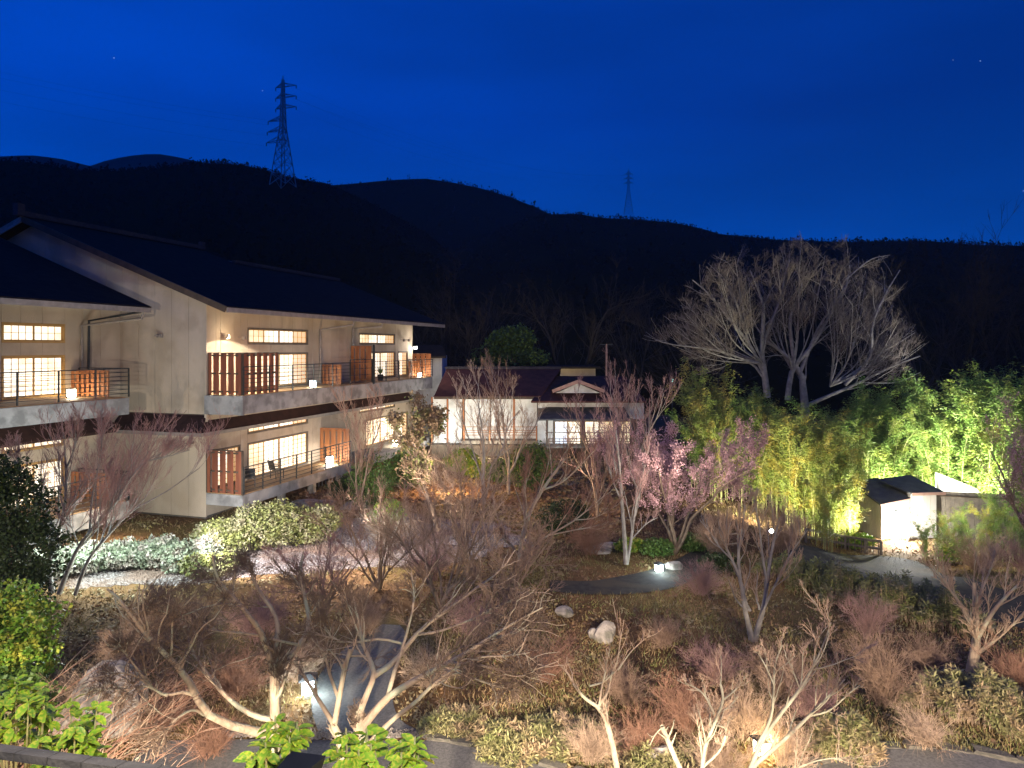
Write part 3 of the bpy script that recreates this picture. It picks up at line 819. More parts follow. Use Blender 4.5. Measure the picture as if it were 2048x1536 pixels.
# things on the decks
def deck_chair(loc, rz, label):
    r = empty('deck_chair', loc, rz, label, 'chair', 'dark chairs on the lower deck')
    MB().box(-.25, .25, -.24, .24, .38, .42).build('seat', MAT['metal_dark'], r)
    b = MB(); b.hexa([(-.24, .22, .44), (.24, .22, .44), (.24, .25, .44), (-.24, .25, .44), (-.24, .34, .85), (.24, .34, .85), (.24, .37, .85), (-.24, .37, .85)]); b.build('backrest', MAT['metal_dark'], r)
    for sx in (-.22, .22):
        for sy in (-.2, .2): MB().bar((sx, sy, 0), (sx, sy, .38), .03).build('leg', MAT['metal_dark'], r)
        MB().bar((sx, -.22, .6), (sx, .28, .6), .03).build('armrest', MAT['metal_dark'], r)
deck_chair(hw(1.5, -1.0, Z1), TH + 2.2, 'dark low chair beside the brown screen on the lower deck')
deck_chair(hw(3.6, -.9, Z1), TH + 1.2, 'dark low chair in front of the lit lower shoji doors')
r = empty('planter', hw(13.6, -1.0, Z2), 0, 'small dark pot with a leafy plant on the far upper balcony', 'planter')
MB().cyl((0, 0), .16, 0, .35, 10, .2).build('pot', MAT['black'], r)
b = MB()
for k in range(26):
    a = k * 2.4; l_ = .25 + .1 * (k % 3); x, y = math.cos(a) * l_ * .5, math.sin(a) * l_ * .5
    b._add([(0, 0, .33), (x * .6 - y * .15, y * .6 + x * .15, .5), (x, y, .45 + l_), (x * .6 + y * .15, y * .6 - x * .15, .5)], [(0, 1, 2, 3)])
b.build('foliage', MAT['leaf_mid'], r)

# ---------------------------------------------------------------- annex and buildings behind
annex = empty('annex_house', (0, 47, 0), 0, 'single-storey white annex with a maroon roof and veranda beyond the garden', 'house')
s47 = 47 / F
def ax(px, d=47): return (px - 1024) * d / F
def az_(py, d=47): return EYE + (HZ - py) * d / F
y_ = 0.0
def abox(px0, px1, pyt, pyb, ya, yb, name, m, par=annex, d=47):
    return MB().box(ax(px0, d), ax(px1, d), ya, yb, az_(pyb, d), az_(pyt, d)).build(name, MAT[m], par)
MB().box(ax(866), ax(1076), .1, 6, 0, az_(792)).build('wall', MAT['wall_core'], annex)
# white wall bays of the left part, timber posts between
cols_ = [(866, 893), (897, 924), (930, 980), (982, 1026), (1030, 1074)]
for a, b in cols_: abox(a, b, 794, 897, 0, .09, 'wall_panel', 'white_wall')
for p in (864, 895, 927, 1028): abox(p - 1.5, p + 1.5, 794, 900, -.05, .05, 'post', 'wood_orange')
for yy in (850, 857, 861, 866): MB().box(ax(930), ax(1072), -1.0, -.95, az_(yy + .9), az_(yy)).build('rail', MAT['wood_orange'], annex)
for p in (930, 980, 1028, 1072): MB().box(ax(p) - .04, ax(p) + .04, -1.02, -.94, az_(880), az_(849)).build('post', MAT['wood_orange'], annex)
MB().box(ax(925), ax(1075), -1.1, -.01, az_(884), az_(877)).build('veranda_floor', MAT['wood_grey'], annex)
MB().box(ax(866), ax(1250), -.9, -.02, 0, az_(886)).build('plinth', MAT['wood_dark'], annex)
# left roof
ze, zrdg = az_(790), az_(737, 51)
b = MB(); b.hexa([(ax(868, 46), -1.0, ze - .12), (ax(1082, 46), -1.0, ze - .12), (ax(1122, 51), 4.0, zrdg - .12), (ax(893, 51), 4.0, zrdg - .12), (ax(868, 46), -1.0, ze), (ax(1082, 46), -1.0, ze), (ax(1122, 51), 4.0, zrdg), (ax(893, 51), 4.0, zrdg)])
b.build('roof', MAT['roof_red'], annex)
b = MB(); b.hexa([(ax(893, 51), 4.01, zrdg - .12), (ax(1122, 51), 4.01, zrdg - .12), (ax(1122, 51), 8.5, ze - .12), (ax(868, 51), 8.5, ze - .12), (ax(893, 51), 4.01, zrdg), (ax(1122, 51), 4.01, zrdg), (ax(1122, 51), 8.5, ze), (ax(868, 51), 8.5, ze)])
b.build('roof', MAT['roof_slate'], annex)
MB().bar((ax(890, 51), 4, zrdg + .05), (ax(1122, 51), 4, zrdg + .05), .3, .18).build('ridge_cap', MAT['ridge'], annex)
MB().box(ax(868, 46), ax(1076, 46), -1.06, -1.0, ze - .2, ze - .04).build('gutter', MAT['wood_dark'], annex)
# right part
R0 = 46.2; dy = R0 - 47
def bx2(px0, px1, pyt, pyb, ya, yb, name, m): return MB().box(ax(px0, R0), ax(px1, R0), ya, yb, az_(pyb, R0), az_(pyt, R0)).build(name, MAT[m], annex)
MB().box(ax(1076, R0), ax(1290, R0), dy + .15, 7, 0, az_(803, R0)).build('wall', MAT['wall_core'], annex)
bx2(1076, 1232, 803, 816, dy, dy + .1, 'wall_panel', 'white_wall')
bx2(1075, 1106, 838, 895, dy, dy + .1, 'wall_panel', 'white_wall')
bx2(1234, 1288, 803, 838, dy, dy + .1, 'wall_panel', 'white_wall')
zE = az_(802, 45.2); zP = az_(783, 47.0)
# hipped maroon roof with a small gable in its front
xa, xb, xc, xd = ax(1062, 45.2), ax(1292, 45.2), ax(1105, 50.5), ax(1250, 50.5)
zt = az_(752, 50.5)
V = [(xa, -1.8, zE), (xb, -1.8, zE), (xd, 3.5, zt), (xc, 3.5, zt)]
b = MB(); b.hexa(np.vstack([np.array(V) - [0, 0, .12], V])); b.build('roof', MAT['roof_red'], annex)
V = [(xb + .01, -1.8, zE), (xb + .01, 8.5, zE), (xd + .01, 3.5, zt), (xd + .01, 3.49, zt)]
b = MB(); b.hexa(np.vstack([np.array(V) - [0, 0, .12], V])); b.build('roof', MAT['roof_slate'], annex)
gx0, gx1, gxm = ax(1104, 46), ax(1208, 46), ax(1156, 46); gzb, gzt = az_(783, 46), az_(763, 46)
MB().prism([(gx0 + .25, gzb - .1), (gx1 - .25, gzb - .1), (gxm, gzt - .12)], 'y', -1.0, 2.4).build('gable', MAT['white_wall'], annex)
for s, xe in ((1, gx0), (-1, gx1)):
    b = MB(); b.hexa([(xe, -1.35, gzb), (gxm, -1.35, gzt), (gxm, 2.6, gzt), (xe, 2.6, gzb), (xe, -1.35, gzb + .12), (gxm, -1.35, gzt + .12), (gxm, 2.6, gzt + .12), (xe, 2.6, gzb + .12)]); b.build('gable_roof', MAT['roof_slate'], annex)
    b = MB(); b.bar((xe, -1.38, gzb + .03), (gxm, -1.38, gzt + .03), .05, .22); b.build('barge_board', MAT['trim_pink'], annex)
# lower grey pent roof over the veranda
V = [(ax(1074, 44.6), -2.4, az_(838, 44.6)), (ax(1262, 44.6), -2.4, az_(838, 44.6)), (ax(1248, R0), dy - .003, az_(814, R0)), (ax(1092, R0), dy - .003, az_(814, R0))]
b = MB(); b.hexa(np.vstack([np.array(V) - [0, 0, .1], V])); b.build('pent_roof', MAT['roof_grey'], annex)
def awin(px0, px1, sash, papers):
    w = window(annex, ax(px0, R0), ax(px1, R0), az_(893, R0), az_(840, R0), dy, sash, papers, 4, 3, .08, 'wood_grey')
awin(1107, 1164, 2, ['paper_cool', 'paper_white']); awin(1167, 1230, 2, ['paper_white', 'paper_warm']); awin(1236, 1264, 1, ['paper_warm'])
for p in (1094, 1166, 1233, 1262): MB().box(ax(p, 44.8) - .07, ax(p, 44.8) + .07, -2.25, -2.11, .1, az_(837, 44.8)).build('post', MAT['wood_dark'], annex)
for yy in (864, 877, 882, 887): MB().box(ax(1095, 44.8), ax(1262, 44.8), -2.2, -2.15, az_(yy + 1.5, 44.8), az_(yy, 44.8)).build('rail', MAT['wood_dark'], annex)
MB().box(ax(1085, 44.8), ax(1266, 44.8), -2.3, dy, az_(896, 44.8), az_(893, 44.8)).build('veranda_floor', MAT['wood_grey'], annex)

back = empty('rear_building', (0, 58, 0), 0, 'low cream outbuilding with a flat roof peeking over the annex', 'building')
MB().box(ax(1060, 58), ax(1191, 58), 0, 5, 0, az_(737, 58)).build('wall', MAT['plaster'], back)
MB().box(ax(1050, 58), ax(1200, 58), -.5, 5.4, az_(737, 58), az_(733, 58)).build('roof', MAT['roof_slate'], back)
lamp('SPOT', 'rear_building_light', (ax(1120, 58), 54.6, az_(752, 58) + .2), 160, (1, .82, .45), (ax(1150, 58), 58, az_(742, 58)), .2, 140, .5)
side = empty('side_annex', (0, 53, 0), 0, 'small pale annex at the far end of the guest house', 'building')
MB().box(ax(820, 53), ax(884, 53), 0, 4, 0, az_(712, 53)).build('wall', MAT['white_wall'], side)
V = np.array([(ax(800, 52.2), -.9, az_(713, 52.2)), (ax(893, 52.2), -.9, az_(713, 52.2)), (ax(885, 55), 2, az_(690, 55)), (ax(800, 55), 2, az_(690, 55))])
b = MB(); b.hexa(np.vstack([V - [0, 0, .12], V])); b.build('roof', MAT['roof_slate'], side)
pole = empty('utility_pole', (ax(1213, 56), 56, 0), 0, 'thin tall pole rising behind the annex roof', 'pole')
MB().cyl((0, 0), .09, 0, az_(688, 56), 8, .07).build('shaft', MAT['trim_pink'], pole)
MB().box(-.5, .5, -.05, .05, az_(690, 56), az_(688, 56)).build('crossbar', MAT['metal_dark'], pole)
b = MB(); p = W(1345, 760, 62); b.box(p[0] - .06, p[0] + .06, p[1] - .03, p[1] + .03, p[2] - .16, p[2] + .16)
b.build('signal_lamp', MAT['lamp_teal'], label='tiny teal light glowing in the dark woods', cat='lamp')
g_ = W(1345, 775, 62)
b = MB(); b.cyl((g_[0], 62.1), .05, 0, g_[2] + .9, 8); b.build('lamp_post', MAT['metal_dark'], label='thin dark post carrying the tiny teal light', cat='post')

# ---------------------------------------------------------------- shed, walls and fences on the right
sp = Gp(1763, 1078); zb = sp[2]
shed = empty('garden_shed', tuple(sp), math.radians(8), 'small board-clad shed with double dark roof, its front floodlit white', 'shed')
H1 = (1078 - 1006) * sp[1] / F; H2 = (1078 - 984) * sp[1] / F
MB().box(.03, 1.30, .03, 1.6, 0, H1).build('wall', MAT['wall_core'], shed)
for k in range(4): MB().box(.005 + k * .33, .325 + k * .33, 0, .03, 0, H1 + .02 + .04 * k).build('wall_board', MAT['shed_board'], shed)
for k in range(5): MB().box(-.03, 0, .0 + k * .32, .31 + k * .32, 0, H1 + (.02 + .10 * k)).build('wall_board', MAT['shed_board'], shed)
MB().box(-.04, .0, -.04, 0, 0, H1).build('corner_post', MAT['trim_pink'], shed)
MB().box(.18, .95, -.02, -.002, .06, H1 - .12).build('door', MAT['white_wall'], shed)
MB().box(.20, .62, -.05, -.003, H1 - .06, H1 - .02).build('vent', MAT['metal_dark'], shed)
MB().prism([(.60, H1 - .38), (.72, H1 - .38), (.66, H1 - .26)], 'y', -.045, -.022).build('door_mark', MAT['metal_dark'], shed)
V = np.array([(-.28, -.3, H1 + .02), (1.15, -.3, H1 + .24), (1.15, 1.9, H1 + .72), (-.28, 1.9, H1 + .62)])
b = MB(); b.hexa(np.vstack([V - [0, 0, .06], V])); b.build('roof', MAT['roof_grey'], shed)
b = MB(); b.bar(tuple(V[0] - [0, .02, .05]), tuple(V[1] - [0, .02, .05]), .03, .09); b.build('fascia', MAT['trim_pink'], shed)
MB().box(1.31, 2.5, -.1, 1.5, 0, H2).build('wall', MAT['wall_core'], shed)
for k in range(4): MB().box(1.31 + k * .3, 1.60 + k * .3, -.13, -.1, 0, H2).build('wall_board', MAT['shed_board'], shed)
V = np.array([(1.12, -.4, H2), (2.7, -.4, H2), (2.35, 1.3, H2 + .45), (.7, 1.3, H2 + .30)])
b = MB(); b.hexa(np.vstack([V - [0, 0, .06], V])); b.build('roof', MAT['roof_grey'], shed)
b = MB(); b.bar((1.12, -.42, H2 - .05), (2.7, -.42, H2 - .05), .03, .12); b.build('fascia', MAT['trim_pink'], shed)
MB().box(-.036, -.031, .75, 1.0, .45, .75).build('notice', MAT['white_wall'], shed)
# flood light in front of the shed
fl = Gp(1815, 1084)
r = empty('floodlight', tuple(fl), 0, 'bright ground floodlight glaring in front of the shed', 'floodlight')
MB().cyl((0, 0), .04, 0, .18, 8).build('stake', MAT['metal_dark'], r)
MB().box(-.09, .09, -.05, .05, .18, .32).build('housing', MAT['metal_dark'], r)
MB().box(-.08, .08, .052, .06, .19, .31).build('lens', MAT['lamp_white'], r)
lamp('POINT', 'floodlight_glow', fl + [-.35, -.28, .42], 1100, (1, .98, .92), size=.1)

wallp = empty('boundary_wall', (0, 0, 0), 0, 'white boundary wall with sloping top behind the bamboo, right of the shed', 'wall')
A = np.array([ax(1873, 33.5), 33.5]); B = np.array([ax(2100, 36.0), 36.0])
n = 9
for k in range(n):
    a = A + (B - A) * k / n; c = A + (B - A) * (k + 1) / n - (B - A) * .004
    za_ = az_(945 + (1873 + (2100 - 1873) * k / n - 1873) * .42, a[1]); zc_ = az_(945 + (2100 - 1873) * (k + 1) / n * .42, c[1])
    MB().hexa([(a[0], a[1], -1.3), (c[0], c[1], -1.3), (c[0], c[1] + .1, -1.3), (a[0], a[1] + .1, -1.3), (a[0], a[1], za_), (c[0], c[1], zc_), (c[0], c[1] + .1, zc_), (a[0], a[1] + .1, za_)]).build('wall_panel', MAT['white_wall'], wallp)
A = Gp(1872, 1078); B = Gp(2090, 1092)
root = empty('plank_fence', (0, 0, 0), 0, 'weathered grey plank fence standing among the bamboo right of the shed', 'fence')
n = 22
for k in range(n):
    a = A + (B - A) * k / n; c = A + (B - A) * (k + .95) / n; h = (1080 - 984) * A[1] / F
    MB().hexa([(a[0], a[1], a[2] - .1), (c[0], c[1], c[2] - .1), (c[0], c[1] + .03, c[2] - .1), (a[0], a[1] + .03, a[2] - .1), (a[0], a[1], a[2] + h), (c[0], c[1], a[2] + h), (c[0], c[1] + .03, a[2] + h), (a[0], a[1] + .03, a[2] + h)]).build('plank', MAT['wood_grey'], root)
MB().bar(tuple(A + [0, -.04, 1.9]), tuple(B + [0, -.04, 1.9]), .05).build('rail', MAT['wood_dark'], root)

def low_fence(pts, h, label, m, nm='garden_fence', rails=(1.0, .45), pw=.07, pickets=0):
    root = empty(nm, (0, 0, 0), 0, label, 'fence')
    for p in pts: MB().bar((p[0], p[1], p[2] - .1), (p[0], p[1], p[2] + h), pw).build('post', m, root)
    for p, q_ in zip(pts[:-1], pts[1:]):
        for f in rails: MB().bar((p[0], p[1], p[2] + h * f), (q_[0], q_[1], q_[2] + h * f), pw * 1.0).build('rail', m, root)
        for k in range(pickets):
            c = p + (q_ - p) * (k + .5) / pickets; MB().bar((c[0], c[1], c[2]), (c[0], c[1], c[2] + h * .9), .03).build('picket', m, root)
P = [Gp(1612, 1086), Gp(1650, 1092), Gp(1690, 1099), Gp(1730, 1106), Gp(1762, 1110)]
low_fence(P, .55, 'low log fence running down from the bamboo to the shed', MAT['wood_grey'], pw=.09, pickets=3)
P = [Gp(1409, 1106), Gp(1424, 1106), Gp(1452, 1109), Gp(1476, 1106)]
low_fence(P, .70, 'thin pale bamboo handrail beside the middle path', MAT['bark_pale'], 'bamboo_rail', (1.0, .5), .04)

# ---------------------------------------------------------------- garden lanterns and rocks
def lantern(base, s, h, m, label, e, col, off=(0, -.35, .5)):
    r = empty('garden_lantern', tuple(base), .3, label, 'lantern', 'box lanterns along the garden paths')
    MB().box(-s * .30, s * .30, -s * .30, s * .30, 0, h * .45).build('base', MAT['stone'], r)
    b = MB(); b.prism2([(-s * .75, -s * .75), (s * .75, -s * .75), (s * .75, s * .75), (-s * .75, s * .75)], [(-s * .2, -s * .2), (s * .2, -s * .2), (s * .2, s * .2), (-s * .2, s * .2)], h * .45 + s * 1.1, h * .45 + s * 1.45)
    b.build('cap', MAT['metal_dark'], r)
    for x in (-1, 1):
        for y in (-1, 1): MB().bar((x * s * .5, y * s * .5, h * .45), (x * s * .5, y * s * .5, h * .45 + s * 1.1), .02).build('post', MAT['metal_dark'], r)
    MB().box(-s * .48, s * .48, -s * .48, s * .48, h * .45 + .002, h * .45 + s * 1.09).build('lamp_glass', MAT[m], r)
    lamp('POINT', 'lantern_light', base + np.array(off), e, col, size=.08)
lantern(Gp(616, 1396), .26, .30, 'lamp_cool', 'bright white box lantern at the left edge of the near path', 45, (.85, .93, 1))
lantern(Gp(1318, 1146), .20, .16, 'lamp_cool', 'small cool white lantern on the edge of the middle path', 26, (.70, .90, 1), (.15, -.3, .35))
lantern(Gp(1524, 1516), .22, .22, 'lamp_warm', 'warm lantern among bare twigs at the lower right', 55, (1, .72, .38), (.1, -.3, .45))
p = Gp(1543, 1120); g2 = empty('globe_lamp', tuple(p), 0, 'tiny white globe lamp on a thin stem among brown twigs', 'lamp')
hh = (1120 - 1062) * p[1] / F
MB().cyl((0, 0), .02, 0, hh - .05, 6).build('stem', MAT['metal_dark'], g2)
b = MB(); b.cyl((0, 0), .05, hh - .05, hh, 8, .09).cyl((0, 0), .09, hh + .001, hh + .06, 8, .04); b.build('globe', MAT['lamp_white'], g2)
p = Gp(930, 925); g3 = empty('spotlight', tuple(p), 0, 'white garden spotlight under a bright green shrub before the annex', 'spotlight')
MB().box(-.1, .1, -.1, .1, 0, .2).build('housing', MAT['metal_dark'], g3)
MB().box(-.12, .12, -.08, .08, .202, .45).build('lens', MAT['lamp_white'], g3)
lamp('POINT', 'spotlight_glow', p + [0, -.1, .8], 150, (.97, 1, .90), size=.1)

def rock(name, base, sx, sy, sz, label, seed, m='stone', rz=0.0):
    r = np.random.default_rng(seed)
    bm_v = []; n1, n2 = 9, 14
    for i in range(n1 + 1):
        for j in range(n2):
            th = math.pi * i / n1; ph = 2 * math.pi * j / n2
            d = np.array([math.sin(th) * math.cos(ph), math.sin(th) * math.sin(ph), math.cos(th)])
            bm_v.append(d)
    D = np.array(bm_v); k = np.zeros(len(D))
    for _ in range(9):
        a = r.normal(0, 1, 3); a /= np.linalg.norm(a); k = np.maximum(k, D @ a / r.uniform(.8, 1.0))
    V = D / np.maximum(k, .72)[:, None] * np.array([sx, sy, sz]) * (1 + r.normal(0, .015, (len(D), 1)))
    q = np.array([(i * n2 + j, (i + 1) * n2 + j, (i + 1) * n2 + (j + 1) % n2, i * n2 + (j + 1) % n2) for i in range(n1) for j in range(n2)])
    o = link(name, raw_mesh(name, V, [q], MAT[m]), None, label, 'rock')
    o.location = (base[0], base[1], base[2] + sz * .35); o.rotation_euler = (0, 0, rz)
rock('rock', Gp(1208, 1278), .27, .24, .29, 'rounded pale boulder alone on the brown slope', 11)
rock('rock', Gp(1187, 1275), .12, .12, .14, 'smaller stone leaning on the left of the pale boulder', 12)
rock('rock', Gp(1222, 1094), .50, .3, .13, 'flat pale stone left of the two-stemmed tree', 13)
rock('rock', Gp(1200, 1103), .40, .3, .12, 'flat stone lying lowest in the row left of the two-stemmed tree', 14)
rock('rock', Gp(1275, 1096), .42, .25, .16, 'flat stone just right of the two-stemmed tree', 15)
rock('rock', Gp(1346, 1136), .30, .2, .16, 'pale stone behind the small cool lantern', 16)
rock('rock', Gp(1130, 1228), .25, .2, .12, 'small grey stone in the dark hollow below the path', 17)
rock('rock', Gp(632, 1015), .9, .5, .25, 'low pale stone group on the brown bank under the balcony', 18)
rock('rock', Gp(712, 1016), .7, .5, .2, 'low stone right of the pale stones below the balcony', 19)
rock('rock', Gp(1320, 1528), .25, .2, .2, 'small stone by the driveway edging near the pale stump', 20)
p = W(205, 1480, 12.2)
rock('rock', Gp(205, 1455), .75, .5, .75, 'large blue grey boulder at the lower left behind red twigs', 21)

# ---------------------------------------------------------------- roof edge of the viewer's own building
root = empty('near_roof', (0, 0, 0), 0, 'tiled roof edge of the near building along the bottom left corner', 'roof')
A = W(-130, 1452, 5.9); B = W(470, 1552, 5.35); B[2] = A[2] = 3.98
t = (B - A) / np.linalg.norm(B - A); nn = np.array([t[1], -t[0], 0])
L = np.linalg.norm(B - A); n = int(L / .30)
for k in range(n):
    a = A + t * (k * L / n); c = A + t * ((k + .97) * L / n)
    dn = nn * .13
    V = [a - [0, 0, .06], c - [0, 0, .06], c + dn - [0, 0, .04], a + dn - [0, 0, .04], a + [0, 0, .0], c + [0, 0, .0], c + dn + [0, 0, .025], a + dn + [0, 0, .025]]
    MB().hexa(V).build('roof_tile', MAT['roof_tile'], root)
V = [A + nn * .14 - [0, 0, .2], B + nn * .14 - [0, 0, .2], B + nn * 2.3 + [0, 0, .2], A + nn * 2.3 + [0, 0, .2]]
b = MB(); b.hexa(np.vstack([np.array(V) - [0, 0, .1], V])); b.build('roof_deck', MAT['black'], root)  # black stands for shade on this nearer part of the roof

# ---------------------------------------------------------------- bare trees
def unit(v): return v / (np.linalg.norm(v, axis=-1, keepdims=True) + 1e-9)

def grow(P, R, n, L, ang, K, rtip, r, up=.0, wig=.15, t0=.2, t1=1.0, rk=.62, taper=.45, rmin=.002):
    """each parent polyline in P (N,K0,3) sprouts n children"""
    N, K0, _ = P.shape
    par = np.repeat(np.arange(N), n); M_ = len(par)
    t = r.uniform(t0, t1, M_)
    f = t * (K0 - 1); i = np.minimum(f.astype(int), K0 - 2); w = (f - i)[:, None]
    p0 = P[par, i] * (1 - w) + P[par, i + 1] * w
    T = unit(P[par, i + 1] - P[par, i])
    r0 = (R[par, i] * (1 - w[:, 0]) + R[par, i + 1] * w[:, 0]) * rk
    perp = unit(np.cross(T, r.normal(0, 1, (M_, 3))))
    a = np.radians(r.uniform(ang[0], ang[1], M_))[:, None]
    d = unit(T * np.cos(a) + perp * np.sin(a) + np.array([0, 0, up]))
    plen = np.linalg.norm(np.diff(P, axis=1), axis=2).sum(1)[par]
    ln = plen * r.uniform(L[0], L[1], M_) * (1 - taper * t)
    step = (ln / (K - 1))[:, None]
    Q = np.zeros((M_, K, 3)); Q[:, 0] = p0
    for k in range(1, K):
        d = unit(d + r.normal(0, wig, (M_, 3)) + np.array([0, 0, up * .35])); Q[:, k] = Q[:, k - 1] + d * step
    rr = np.maximum(r0, rmin)[:, None] * np.linspace(1, 0, K)[None] + np.minimum(rtip, np.maximum(r0, rmin))[:, None] * np.linspace(0, 1, K)[None]
    return Q, rr

def limbs(lst, K=12):
    """lst: list of (points, r_start, r_end)"""
    P = np.stack([smooth_line(p, K) for p, a, b in lst]); R = np.stack([np.linspace(a, b, K) for p, a, b in lst])
    return P, R

def shape(P, dome):
    """ease points that stray outside the crown's ellipsoid back towards it"""
    if dome is None: return P
    c0, rad = np.array(dome[0]), np.array(dome[1]); q = (P - c0) / rad; l = np.linalg.norm(q, axis=-1, keepdims=True) + 1e-9
    k = np.where(l > .6, .6 + .4 * np.tanh((l - .6) / .4 * .85), l)
    return c0 + q / l * k * rad

def bare_tree(name, P, R, levels, label, seed, bark='bark_grey', twig='twig_brown', group=None, cat='tree', loc=(0, 0, 0), dome=None, sides0=6):
    """levels: list of dicts for grow(); trunk + limbs, branches and fine twigs are parts"""
    r = np.random.default_rng(seed)
    loc = np.array(loc, float); P = P - loc
    root = empty(name, tuple(loc), 0, label, cat, group)
    V, q = tubes(P, R, sides0); link('trunk', raw_mesh('trunk', V, [q], MAT[bark], True), root)
    lv = []
    cp, cr = P, R
    for k, a in enumerate(levels):
        src = [(cp, cr)]
        cp, cr = grow(cp, cr, r=r, **a); cp = shape(cp, dome); lv.append((cp, cr))
    if lv:
        V, q = tubes(*lv[0], 4 if len(lv) > 1 else 3); link('branches', raw_mesh('branches', V, [q], MAT[bark], True), root)
    if len(lv) > 1:
        V, q = join_tubes(lv[1:], [3] * (len(lv) - 1)); link('twigs', raw_mesh('twigs', V, [q], MAT[twig]), root)
    root_tips = lv[-1][0][:, -1] if lv else P[:, -1]
    return root, lv

def stems(base, h, n, spread, r, K=8, r0=.07, curve=.5, lean=(0, 0)):
    """vase of n stems rising from one base"""
    out = []
    ph0 = r.uniform(0, 6.28)
    for k in range(n):
        ph = ph0 + 6.283 * k / n + r.normal(0, .25)
        s = spread * r.uniform(.55, 1.0); hh = h * r.uniform(.82, 1.05)
        pts = []
        for t in np.linspace(0, 1, 6):
            pts.append(base + np.array([math.cos(ph) * s * t ** (1 + curve) + lean[0] * t, math.sin(ph) * s * t ** (1 + curve) + lean[1] * t, hh * t]) + r.normal(0, .02 * h, 3) * (0 < t))
        out.append((pts, r0 * r.uniform(.75, 1.1), r0 * .25))
    return limbs(out, K)

LV = dict
def std_levels(a=7, b=7, c=5, up=.25, rt=.004, L1=.62, L2=.6, L3=.5, wig=.13, spread=(20, 50), rm=.0035):
    return [LV(n=a, L=(L1 * .7, L1 * 1.15), ang=spread, K=8, rtip=rt * 1.3, up=up, wig=wig, t0=.22, rk=.5, rmin=rm * 1.8),
            LV(n=b, L=(L2 * .6, L2 * 1.2), ang=spread, K=6, rtip=rt * .9, up=up, wig=wig, t0=.12, rk=.5, rmin=rm * 1.2),
            LV(n=c + 1, L=(L3 * .6, L3 * 1.4), ang=(12, 38), K=4, rtip=rt * .7, up=up * .8, wig=wig, t0=.1, rk=.6, rmin=rm * .85),
            LV(n=2, L=(L3 * .5, L3 * 1.3), ang=(12, 45), K=2, rtip=rt * .5, up=up * .8, wig=wig, t0=.1, rk=.7, rmin=rm * .7)]

def px_limbs(spec, d, K=12):
    out = []
    for pts, r0, r1 in spec:
        out.append(([W(p[0], p[1], p[2] if len(p) > 2 else d) for p in pts], r0, r1))
    return limbs(out, K)

# --- the two spreading maples in the foreground
A_ = [([(550, 1500), (551, 1450), (550, 1400), (549, 1345), (546, 1305)], .105, .075),
      ([(549, 1345), (535, 1300, 12.4), (520, 1262, 12.2), (500, 1235, 12), (475, 1205, 11.9), (450, 1178, 11.8), (432, 1150, 11.7), (425, 1110, 11.6)], .062, .016),
      ([(551, 1350), (572, 1322, 12.8), (603, 1285, 13.1), (618, 1245, 13.3), (610, 1195, 13.5), (600, 1150, 13.7), (606, 1110, 13.8)], .07, .016),
      ([(545, 1468), (505, 1462, 12.4), (452, 1447, 12.1), (408, 1422, 11.8), (390, 1385, 11.6), (368, 1348, 11.4), (332, 1310, 11.2), (300, 1278, 11.1), (268, 1238, 11), (236, 1196, 10.9), (214, 1178, 10.9)], .085, .014),
      ([(546, 1440), (505, 1430, 12.6), (462, 1402, 12.8), (432, 1370, 12.9), (408, 1338, 13), (388, 1308, 13), (375, 1272, 13)], .055, .016),
      ([(398, 1396, 11.7), (368, 1384, 11.6), (330, 1390, 11.5), (300, 1372, 11.3), (272, 1352, 11.1), (240, 1346, 10.9), (185, 1356, 10.7)], .030, .008),
      ([(300, 1372, 11.3), (272, 1335, 11.2), (245, 1300, 11.1), (225, 1292, 11)], .022, .007),
      ([(335, 1392, 11.5), (290, 1372, 11.4), (250, 1378, 11.3), (170, 1378, 11.1)], .02, .006),
      ([(546, 1305), (556, 1265, 12.8), (548, 1225, 12.9), (520, 1185, 13), (500, 1140, 13.1), (498, 1090, 13.1)], .055, .014),
      ([(600, 1290, 13), (560, 1282, 12.6), (500, 1268, 12.2), (430, 1262, 11.9), (380, 1245, 11.6), (340, 1215, 11.4)], .028, .008),
      ([(408, 1430, 11.9), (385, 1420, 11.6), (350, 1440, 11.3), (305, 1490, 11), (270, 1520, 10.8)], .024, .008)]
P, R = px_limbs(A_, 12.6)
ML = [LV(n=10, L=(.35, .72), ang=(18, 55), K=9, rtip=.005, up=.05, wig=.15, t0=.42, rk=.5, rmin=.010),
      LV(n=7, L=(.4, .8), ang=(18, 55), K=6, rtip=.0035, up=.10, wig=.16, t0=.15, rk=.5, rmin=.0055),
      LV(n=6, L=(.4, .8), ang=(15, 50), K=4, rtip=.0028, up=.08, wig=.16, t0=.1, rk=.6, rmin=.0038),
      LV(n=2, L=(.4, .9), ang=(15, 50), K=2, rtip=.0022, up=.12, wig=.15, t0=.1, rk=.7, rmin=.003)]
bare_tree('maple_tree', P, R, ML, 'spreading bare maple with pale trunk whose left limb sweeps over the lower left garden', 21, 'bark_pale', 'twig_dark', loc=tuple(Gp(550, 1492)), dome=(tuple(W(470, 1300, 12.2) - Gp(550, 1492)), (3.1, 2.6, 2.0)))
